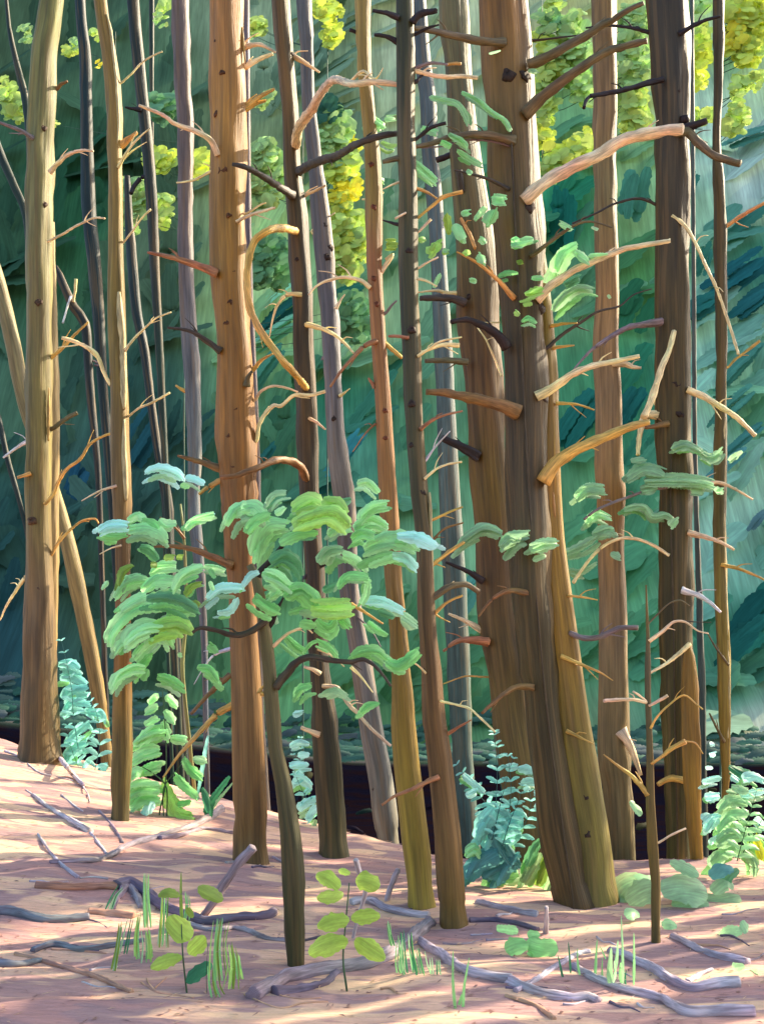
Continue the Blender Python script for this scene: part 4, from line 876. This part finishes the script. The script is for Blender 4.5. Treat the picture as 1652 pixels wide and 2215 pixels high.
undertree('thin tree with a few lemon leaves by the slim golden pine', 250, 25, cl('A', '430,310,36,a 565,215,26,d 440,260,26,b 590,385,16,c'))
undertree('bushy lime leaved tree between slim golden and orange pines', 398, 24, cl('A', '985,45,34,d 970,125,30,b 940,960,50,a 960,980,60,d 1000,950,40,a 800,1210,90,b 780,1280,70,b 840,1180,70,b 970,1230,44,d 985,1300,40,d 1215,960,50,a 1200,1000,40,a 1000,640,60,e 920,630,50,e 330,745,16,d'))
undertree('pale lime tree seen right of the orange pine', 655, 23, cl('A', '1545,155,40,d 1500,200,24,b 1600,600,40,b')+cl('B', '70,160,36,d 130,960,90,b 160,1060,90,b 90,1130,90,b 170,1160,50,d 60,1040,60,b 120,900,50,b'))
undertree('yellow flecked tree between grey trunk and orange top pine', 708, 24, cl('B', '480,30,50,a 510,70,40,a 570,60,26,a 530,200,50,a 520,240,30,a 500,650,60,f 540,760,80,b 560,860,90,b 520,900,70,b 640,870,34,c 600,990,60,d 630,950,40,d 540,1030,40,a 640,1050,36,a 590,1170,54,c 660,1130,34,c 570,1210,50,a 600,1350,90,d 640,1430,90,d 600,1500,90,d 680,1480,60,b')+cl('E', '600,60,80,d 620,130,70,d 640,20,70,a'))
undertree('mint leaved bush behind the hooped branch', 512, 27, cl('E', '180,60,70,e 120,120,70,e 200,180,60,e 80,180,50,e 150,40,70,e 640,380,60,e 600,460,70,e 660,420,60,e 690,520,50,e'))
undertree('bright lime tree filling the gap right of the giant pine', 1172, 22, cl('C', '400,20,36,d 340,130,50,b 380,110,40,e 320,250,44,a 480,150,46,b 520,110,40,b 540,160,40,b 400,320,60,d 470,290,70,b 540,290,60,b 350,400,50,d 330,480,50,d 400,420,60,d 350,580,50,d 345,680,44,d 340,780,40,a 340,850,40,a 360,1010,50,d 430,970,60,d 500,920,60,a 560,870,50,d 605,810,30,a 560,520,60,b 590,580,44,b 520,440,60,b 480,360,60,b'))
undertree('tall pale lime tree between tan trunk and dark pine', 1316, 21, cl('C', '830,120,60,b 880,180,60,b 850,240,60,b 900,100,60,b 930,60,50,b 880,310,60,b 840,350,60,b 880,420,60,b 850,460,60,b 870,560,50,d 860,620,60,d 880,680,60,d 900,720,50,d 830,780,34,a 820,600,40,d 930,380,30,b'))
undertree('lemon leaved young tree behind the thin right trunk', 1462, 21, cl('C', '1260,20,46,b 1310,10,40,b 1270,190,40,d 1260,260,44,d 1270,330,50,a 1245,390,36,a 1260,475,40,a 1220,510,36,a 1200,540,24,a 1290,690,40,d 1240,700,30,d'))
undertree('brightest yellow tree in the top right corner', 1558, 20, cl('C', '1500,40,70,a 1580,40,80,a 1640,60,60,a 1500,110,60,a 1590,130,80,a 1650,160,60,a 1485,90,24,c 1480,210,60,c 1500,270,60,a 1560,290,70,a 1600,260,60,d 1570,330,50,a 1460,240,36,c 1595,490,42,d 1510,510,40,d 1490,540,30,d 1490,650,40,d 1470,740,50,d 1510,710,40,d 1540,660,24,d'))
# ---------------------------------------------------------------- fallen wood on the floor
FC = dict(l=(206, 194, 204), g=(168, 154, 164), d=(120, 108, 128), u=(128, 136, 148), p=(222, 176, 140), r=(198, 142, 112), w=(226, 214, 216), k=(78, 72, 92))
def onground(x, y, lift):
    d = hit(x, y); p = P(x, y, d); d2 = d
    return p
def stick(name, label, cat, parts, group=None, lift=.35):
    root = None
    for i, (r, w0, w1, c, s) in enumerate(parts):
        pts = RG(r, s); out = []; n = len(pts); rr = random.Random(int(pts[0][0]*9)+i)
        for k, (x, y) in enumerate(pts):
            if y > 2230: y = 2230
            d = hit(x, y+ (w0*Z*.3)); rad = (w0+(w1-w0)*k/max(1, n-1))*Z*.5/F*d*1.25
            p = P(x, y, d); p.z = G(p.x, p.y)+rad*lift*rr.uniform(.7, 1.6)
            out.append([*p, max(.002, rad), *[v*rr.uniform(.92, 1.08) for v in lin(FC[c], .8)]])
        if root is None: root = empty(name, out[0][:3], label, cat, group)
        e = out[-1]; a = out[-2]
        mb = MB(); big = max(w0, w1)
        tube(mb, catmull(out, max(.015, out[0][3]*.6)), 14 if big > 25 else 8, .26, seed=rr.random()*30)
        mb.build('branch' if i else 'main_limb', M_LOG, root)
    return root
stick('fallen_branch', 'long grey fallen branch with a side fork left of the orange pine', 'branch', [('J', 22, 40, 'g', '300,778 450,772 620,755 760,690 900,640 1100,580 1240,520 1330,465'), ('J', 26, 20, 'g', '960,640 1100,615 1220,580 1400,603')])
stick('fallen_log', 'peach pink fallen log lying level at lower left', 'log', [('J', 44, 46, 'r', '215,915 400,925 560,922 700,925')])
stick('fallen_branch', 'dark grey branch running right from the pink log end', 'branch', [('J', 60, 44, 'd', '700,930 780,905 870,960 960,1030 1100,1100 1250,1130 1400,1110 1560,1100 1652,1085'), ('J', 44, 30, 'g', '760,900 820,990 850,1060'), ('J', 40, 20, 'g', '770,910 710,990 680,1060')])
def upright(label, r, w0, w1, c, s, name='upright_stick', group=None):
    pts = RG(r, s); d = hit(*pts[0]); out = []; n = len(pts)
    for k, (x, y) in enumerate(pts):
        dd = d-.06*k; out.append([*P(x, y, dd), (w0+(w1-w0)*k/(n-1))*Z*.5/F*d, *lin(FC[c], .8)])
    out.insert(0, [out[0][0], out[0][1], out[0][2]-.06, *out[0][3:]])
    root = empty(name, out[0][:3], label, 'stick', group); mb = MB(); tube(mb, catmull(out, .02), 10, .22, seed=w0); mb.build('stem', M_LOG, root)
upright('mauve crooked stick leaning up before the orange pine foot', 'J', 44, 56, 'g', '1215,1115 1280,1020 1340,920 1430,790 1520,690')
upright('lilac white thin stick standing behind the yellow green seedling', 'K', 20, 34, 'w', '650,1240 690,1080 725,960 705,880 668,760')
upright('short pale stick leaning beside the ochre pine foot', 'K', 30, 32, 'l', '852,1020 880,920 922,820')
upright('short upright pale stub below the giant pine', 'L', 36, 22, 'w', '342,1212 345,1130 345,1045')
stick('fallen_branch', 'slate blue branch entering from the left edge', 'branch', [('J', 50, 44, 'u', '-40,1075 100,1092 250,1122 400,1132 535,1108'), ('J', 34, 40, 'p', '530,1085 650,1092 810,1110')])
stick('fallen_branch', 'bluish sinuous branch crossing the lower left floor', 'branch', [('J', 34, 30, 'u', '195,1328 330,1290 480,1305 650,1290 760,1262 860,1250')])
stick('fallen_branch', 'short dark blue branch cut by the left edge', 'branch', [('J', 54, 24, 'u', '-40,1390 100,1388 250,1372')])
stick('exposed_root', 'peach coloured root running to the lower left', 'root', [('J', 24, 26, 'p', '90,1328 250,1370 450,1430 600,1480 790,1555'), ('J', 14, 8, 'p', '310,1320 480,1330 640,1328')])
stick('exposed_root', 'thin pale forked root below the olive seedling', 'root', [('J', 10, 12, 'p', '850,1500 940,1560 1080,1590 1160,1602'), ('J', 10, 5, 'p', '940,1560 890,1510 880,1470'), ('J', 8, 4, 'p', '930,1540 1000,1470')])
stick('bleached_branch', 'thickest white bleached branch pointing up left on mauve slope', 'branch', [('J', 14, 34, 'w', '200,375 300,450 420,530 545,598'), ('J', 18, 14, 'w', '545,600 590,660 640,722'), ('J', 6, 10, 'w', '155,345 200,378')])
stick('bleached_branch', 'white branch leaning at the foot of the olive pine', 'branch', [('J', 26, 18, 'w', '290,75 360,170 440,260 500,330'), ('J', 8, 5, 'w', '500,335 530,380 540,420')], lift=1.5)
stick('bleached_branch', 'thin white twig at far left above the mauve slope', 'branch', [('J', 14, 10, 'w', '30,110 145,150'), ('J', 9, 8, 'w', '165,185 240,240 330,260 440,290')])
stick('bleached_branch', 'lilac twig crossing the left end of the grey branch', 'branch', [('J', 12, 22, 'l', '228,615 320,740 400,820 475,872')])
stick('bleached_branch', 'thin lilac twig under the slim golden pine', 'branch', [('J', 10, 18, 'g', '595,465 680,570 735,660')])
stick('bleached_branch', 'short thin white twig above the bleached branch', 'branch', [('J', 12, 6, 'w', '368,378 440,430 502,476')])
stick('bleached_branch', 'thin white straight twig on top of the pink log', 'branch', [('J', 10, 12, 'w', '480,875 560,880 650,884')])
stick('fallen_branch', 'dark wavy branch passing behind the leafy sapling foot', 'branch', [('J', 34, 24, 'g', '1130,1160 1280,1190 1400,1170 1500,1190 1600,1240 1760,1260'), ('K', 20, 14, 'k', '200,1245 300,1255 460,1238')])
stick('fallen_log', 'largest blue grey log in the bottom centre', 'log', [('K', 84, 60, 'g', '50,1600 120,1545 240,1480 400,1435 600,1410 800,1360 950,1270 1050,1190 1110,1130'), ('K', 60, 30, 'd', '180,1560 330,1540 480,1500 570,1420')])
stick('fallen_branch', 'lilac branch lying between the seedling and ochre pine foot', 'branch', [('K', 40, 40, 'l', '640,1030 760,1020 850,1070 1000,1090 1110,1095')])
stick('fallen_log', 'long lilac topped log from the pine foot toward lower right', 'log', [('K', 44, 60, 'l', '1060,1262 1200,1350 1320,1430 1450,1470 1600,1500'), ('L', 56, 44, 'l', '120,1490 220,1545 350,1570 480,1590 600,1600 655,1605'), ('L', 30, 26, 'l', '160,1555 300,1475 430,1385 530,1340 605,1312')])
stick('fallen_log', 'thick lilac log crossing the bottom right corner', 'log', [('L', 36, 66, 'l', '505,1410 620,1480 760,1545 930,1575 1050,1605 1180,1685 1350,1695 1590,1685')])
stick('fallen_log', 'forked lilac log below the bare sapling', 'log', [('L', 44, 60, 'l', '730,1305 860,1355 980,1425 1110,1495 1230,1550 1380,1520 1505,1512'), ('L', 34, 20, 'l', '1190,1500 1260,1460 1340,1432')])
stick('fallen_log', 'pale lilac log nearest the right edge', 'log', [('L', 34, 44, 'l', '1100,1225 1200,1275 1330,1330 1555,1378')])
stick('fallen_branch', 'lilac grey branch left of the giant pine foot', 'branch', [('K', 30, 38, 'l', '1400,1020 1520,1050 1650,1085 1760,1095'), ('K', 30, 26, 'd', '1350,1130 1500,1130 1640,1155 1760,1190')])
stick('exposed_root', 'thin peach root under the blue grey log', 'root', [('K', 12, 10, 'p', '0,1595 200,1652 350,1650 500,1630'), ('K', 8, 6, 'p', '130,1530 200,1590 330,1600 460,1610')])
stick('exposed_root', 'peach root slanting off the bottom edge right of centre', 'root', [('L', 18, 26, 'p', '100,1590 250,1630 330,1680 390,1720')])
stick('bleached_branch', 'curled dark and pale twig at the lower right edge', 'branch', [('L', 12, 8, 'g', '1560,1375 1620,1350 1650,1330')])
rs = random.Random(77)
for i in range(26):
    x = rs.uniform(60, 1600); y = rs.uniform(1960 if x > 700 else 1800, 2190); L = rs.uniform(30, 95); a = rs.uniform(-.55, .6); pp = []
    for k in range(4): pp.append('%d,%d' % ((x-528.6*int(x > 700)+L*k/3*math.cos(a))/Z, (y-1585.95+L*k/3*math.sin(a)*.6+rs.uniform(-4, 4))/Z))
    stick('twig', 'small crooked twig lying loose on the sandy ground', 'twig', [('K' if x > 700 else 'J', rs.uniform(10, 18), 6, rs.choice('lgpdw'), ' '.join(pp))], group='small loose twigs on the ground')
# leaf litter, too many to count
lm = MB(); rq = random.Random(21); LCOL = [(206, 170, 156), (230, 196, 166), (176, 140, 132), (190, 150, 140), (160, 130, 132), (238, 208, 176)]
for i in range(3000):
    y = rq.uniform(4.4, 13.5); x = rq.uniform(-.4, .4)*y
    if y > interp(CREST, x)+.3: continue
    z = G(x, y)+rq.uniform(.002, .012); a = rq.gauss(.35, .7); L = rq.choice([.012, .02, .035, .05])*rq.uniform(.7, 1.3); W = rq.uniform(.0015, .003) if L > .03 else rq.uniform(.004, .01)
    c = lin(rq.choice(LCOL), .75*rq.uniform(.85, 1.1)); dx, dy = math.cos(a)*L, math.sin(a)*L; nx, ny = -math.sin(a)*W, math.cos(a)*W
    b = len(lm.v); t1 = rq.uniform(-.004, .01)
    for q, h in (((-dx, -dy), 0), ((nx, ny), .004), ((dx, dy), t1), ((-nx, -ny), .001)): lm.add((x+q[0], y+q[1], z+h), (q[0], q[1]), c)
    lm.f.append((b, b+1, b+2, b+3))
o = lm.build('leaf_litter', M_LEAF); o['kind'] = 'stuff'
# ---------------------------------------------------------------- unseen pines added at right to throw dappled shade; some carry crowns
def crown(root, c, rx, rz, n, seed, size=.2):
    rp = random.Random(seed); mb = MB(); cl_ = [Vector((rp.gauss(0, .5)*rx, rp.gauss(0, .5)*rx, rp.uniform(-1, 1)*rz)) for _ in range(int(n/26))]
    for i in range(n):
        q = rp.choice(cl_); p = Vector(c)+q+Vector((rp.gauss(0, .28), rp.gauss(0, .28), rp.gauss(0, .1)))
        a = rp.random()*6.28; L = size*rp.uniform(.6, 1.4); u = Vector((math.cos(a), math.sin(a), rp.uniform(-.4, .3)))*L; v = Vector((-math.sin(a), math.cos(a), rp.uniform(-.5, .5)))*L*.3
        col = lin((70, 112, 66), rp.uniform(.6, 1.1)); b = len(mb.v)
        for k in (p-u, p+v, p+u, p-v): mb.add(k, (0, rp.random()), col)
        mb.f.append((b, b+1, b+2, b+3))
    return mb.build('crown', M_FAR, root)
for i, (x, y, h, lab) in enumerate([(7.2, 8.6, 7.0, 'added shade pine beyond the right edge, nearest the camera'), (9.4, 12.2, 8.4, 'added shade pine beyond the right edge, in the middle'), (11.5, 9.4, 9.6, 'added shade pine beyond the right edge, tallest'),
                               (8.0, 15.5, 8.6, 'added shade pine beyond the right edge, farthest back'), (6.6, 7.4, 6.2, 'added shade pine beyond the right edge, shortest'), (5.6, 10.2, 8, 'added shade pine just beyond the right edge'), (7.6, 10.6, 9, 'slim added shade pine beyond the right edge, second row'), (10.2, 14.5, 9, 'added shade pine beyond the right edge in the back row'), (4.9, 9.6, 9, 'added shade pine standing closest to the right edge'), (6.1, 8.9, 9, 'bare added shade pine right of the closest one'), (8.4, 9.6, 9, 'bare added shade pine in the middle of the group'), (9.0, 10.9, 9, 'bare added shade pine behind the middle one')]):
    root = empty('added_shade_pine', (x, y, G(x, y, False)-.1), lab, 'tree', 'added shade pines standing outside the picture to the right'); col = lin((110, 84, 56), .6)
    mb = MB(); tube(mb, catmull([[x, y, -.2, .17, *col], [x+.1, y, h*.5, .14, *col], [x, y+.1, h+2.2, .05, *col]], .5), 12, .08, seed=i); mb.build('trunk', M_BARK, root)
    if i not in (0, 4, 5, 8, 9, 10): crown(root, (x, y, h), 1.5, 2.0, 110, 40+i, .6)
